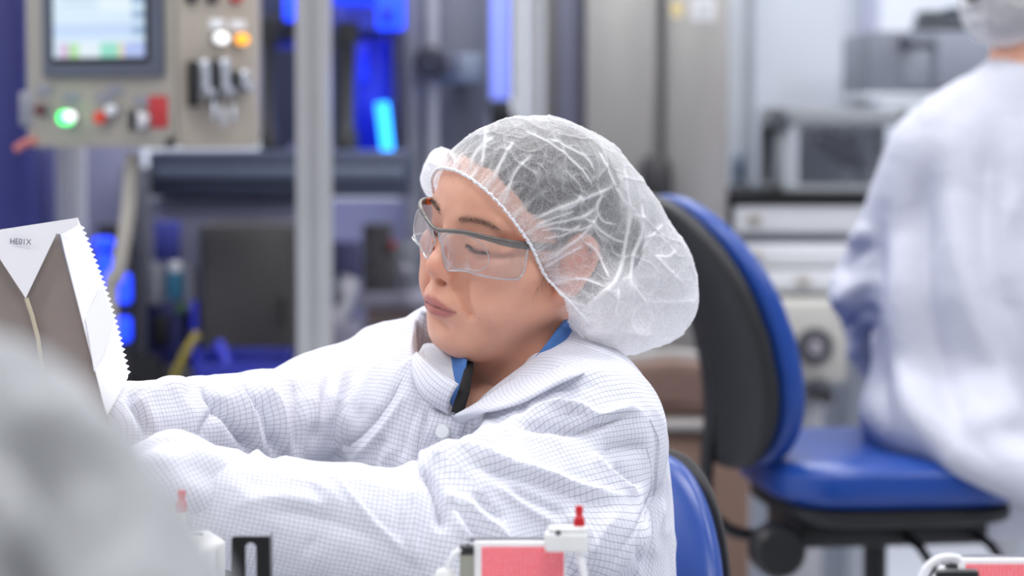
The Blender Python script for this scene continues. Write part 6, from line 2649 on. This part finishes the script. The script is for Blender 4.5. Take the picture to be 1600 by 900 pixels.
def foil_material():
    t = NT('carton_foil')
    f = t.noise(9, 3, .5)
    t.set(Base_Color=t.mix(f, srgb(150, 138, 132), srgb(170, 160, 155)), Metallic=.35, Roughness=.38)
    return t.m


foil = foil_material()
sheet('inner_panel', [PN(-60, 374, DC + .012), PN(88, 356, DC + .012), PN(170, 655, DC + .012), PN(172, 760, DC + .012), PN(-60, 760, DC + .012)], foil, label='grey foil inner face')
sheet('front_flap', [PN(-28, 363, DC), PN(122, 340, DC), PN(122, 352, DC), PN(96, 366, DC), PN(88, 365, DC), PN(40, 466, DC), PN(0, 405, DC)], CW, label='white front flap with dark print')
# side board with the zigzag edge
edge = []
P0, P1 = np.array([126.0, 352]), np.array([200.0, 586])
n = 27
tdir = (P1 - P0) / np.linalg.norm(P1 - P0)
nd = np.array([tdir[1], -tdir[0]])
for k in range(n):
    f0 = k / n
    bow = 6 * math.sin(f0 * PI)
    a = P0 + (P1 - P0) * f0 + nd * bow
    b = P0 + (P1 - P0) * (f0 + .62 / n) + nd * (bow + 5.2)
    c = P0 + (P1 - P0) * (f0 + .95 / n) + nd * (bow - .4)
    edge += [tuple(a), tuple(b), tuple(c)]


def dd(px, py):
    """depth across the side board, turned away behind its fold"""
    t_ = (px - (88 + (py - 365) * .28)) / 60.0
    return DC + .002 + .045 * t_


outl = [(94, 362), (122, 341)] + edge + [(200, 590), (168, 648), (164, 636)]
sheet('side_board', [PN(x, y, dd(x, y)) for x, y in outl], CW, label='white side board with zigzag edge')
sheet('fold_facet', [PN(x, y, dd(x, y) - .0022 - (.003 if x > 150 else 0)) for x, y in ((134, 498), (160, 446), (178, 500), (166, 544), (148, 580))], mat('carton_facet', (232, 233, 241), rough=.6, var=.01))
mb = MB()
mb.tube([Vector(PN(41, 466, DC + .002)) - lc, Vector(PN(50, 492, DC + .004)) - lc, Vector(PN(60, 530, DC + .008)) - lc, Vector(PN(66, 580, DC + .01)) - lc], .0022, seg=6)
mb.build('card_rib', mat('card_cream', (206, 196, 170), rough=.6), ca)
# small dark print on the flap
fc = bpy.data.curves.new('print', 'FONT')
fc.body = 'HE01X'
fc.size = .0085
fc.extrude = .0001
to = bpy.data.objects.new('printed_code', fc)
COL.objects.link(to)
bpy.context.view_layer.update()
me = bpy.data.meshes.new_from_object(to.evaluated_get(bpy.context.evaluated_depsgraph_get()))
bpy.data.objects.remove(to)
po = link_mesh('printed_code', me, mat('ink_dark', (84, 86, 104), rough=.7), ca, smooth=False)
p0, p1 = Vector(PN(15, 381, DC - .0012)), Vector(PN(50, 376, DC - .0012))
xa = (p1 - p0).normalized()
za = Vector((0, .07, 1)).normalized()
na = xa.cross(za).normalized()
k = (p1 - p0).length / max(v.co.x for v in me.vertices)
po.matrix_local = basis(p0 - lc, xa * k, (za + xa * .25) * k, -na * k if na.y > 0 else na * k)

# ------------------------------------------------------------------ near person at the left edge
near = thing('person', 'blurred person in plain white coat, only one shoulder at the left edge', 'person', (-.52, .95, 0))
invn = Vector(near.location)
S = SDF((-1.0, .45, .55), (.05, 1.5, 1.45), .008)
un = .95 / FPX
sh_ = PN(-150, 760, .98)
el = PN(60, 1080, .86)
wr = PN(320, 1250, .98)
S.chain([PN(-60, 775, .96), PN(60, 970, .92), el, wr], [262 * un, 250 * un, .055, .042], .05, .03)
S.ell((-.52, 1.0, .86), (.21, .13, .34), .05)
S.cap((-.52, 1.0, 1.10), (-.32, .97, 1.10), .07, .065, .06)
S.cap((-.52, 1.0, 1.10), (-.74, 1.0, 1.10), .07, .065, .06)
S.chain([(-.75, 1.0, 1.08), (-.80, 1.06, .84), (-.60, 1.28, .80)], [.068, .055, .045], .04, .02)
V, Q = S.mesh()
V = smooth_verts(V, Q, 3)
N = vnormals(V, Q)
X2, Y2, D2 = to_px(V)
cd = np.array([0, 0, CAM_H]) - V
ff = np.clip(((cd * N).sum(1) / np.linalg.norm(cd, axis=1) + .05) / .25, 0, 1)
disp = np.zeros(len(V))
for pts, hh, w in (([(20, 640), (70, 740), (140, 850), (180, 900)], -46, 34), ([(60, 600), (120, 720), (175, 850)], 26, 36), ([(130, 690), (170, 770), (190, 850)], -26, 24), ([(-20, 700), (30, 800), (60, 900)], 26, 36), ([(30, 520), (70, 560), (110, 620)], -14, 26), ([(150, 640), (205, 740), (240, 860)], 14, 24), ([(-20, 860), (40, 900), (100, 960)], -30, 30)):
    d, al = seg_dist(X2, Y2, catmull(pts, 5))
    e = np.clip(np.minimum(al, 1 - al) * 4, 0, 1)
    disp += 1.7 * hh * e * np.exp(-(d / (1.35 * w)) ** 2)
V = V + N * (1.35 * disp * ff * un + np.array([mnoise.noise(Vector(p) * 8) for p in V]) * .006)[:, None]
link_mesh('lab_coat', np_mesh('lab_coat', V, Q), plain_coat('coat_plain_shaded', (160, 162, 165)), near)  # white coat; the shade it sits in is put into a greyer base
hn = np.array([-.50, 1.02, 1.36])
hv, HA = head_copy(hn, (.25, .95, -.2), (0, 0, 1))
parts = [(hv, HQ[:, ::-1] if np.linalg.det(HA) > 0 else HQ, head_tint)]
for hw, dr, sd in ((wr, wr - el, 1), (np.array([-.60, 1.28, .80]), (.3, .9, -.1), -1)):
    v, q = hand_mesh(np.asarray(hw) + np.asarray(dr) / np.linalg.norm(dr) * .05, dr, (0, .3, -1), sd, .5, None, None)
    parts.append((v, q, np.tile(skin1, (len(v), 1))))
S = SDF((-1.0, .45, .45), (.2, 1.5, 1.45), .014)
S.cap(hn + (0, -.01, -.05), (-.52, 1.0, 1.08), .054, .06)
S.ell((-.52, 1.0, .86), (.16, .10, .30), .05)
S.cap((-.52, 1.0, 1.08), PN(-80, 800, .97), .045, .026, .04)
S.cap((-.52, 1.0, 1.08), (-.75, 1.0, 1.08), .05, .045, .04)
S.chain([PN(-80, 800, .97), PN(40, 990, .93), el, wr], [.026, .026, .034, .026], .02)
S.chain([(-.75, 1.0, 1.08), (-.80, 1.06, .84), (-.60, 1.28, .80)], [.042, .036, .026], .03)
v, q = S.mesh()
parts.append((v, q, np.tile(skin1, (len(v), 1))))
join_body(parts, near)
V, Q = hair_mesh()
link_mesh('hair', np_mesh('hair', hn + V * .001 @ HA, Q[:, ::-1]), hair_material(), near)
coarse_cap(hn, HA, near)
S = SDF((-.95, .4, 0), (.1, 1.9, .75), .012)
S.ell((-.52, 1.0, .58), (.19, .15, .12))
for s in (-1, 1):
    a = np.array([-.52 + s * .1, 1.02, .57])
    k_ = a + (s * .03, .38, 0)
    f_ = k_ + (0, .03, -.47)
    S.chain([a, k_, f_], [.09, .066, .05], .04, .02)
    S.cap(f_ + (0, -.04, -.04), f_ + (0, .14, -.055), .045, .036, .03)
V, Q = S.mesh()
link_mesh('trousers', np_mesh('trousers', smooth_verts(V, Q, 2), Q), mat('trousers_grey', (92, 90, 96)), near)
for chd in near.children:
    chd.matrix_parent_inverse = Matrix.Translation(-invn)
work_chair('work_chair', 'blue chair under the blurred person at the left edge', (-.52, 1.0, 0), PI / 2, .50, .2, .22, .25, .12)
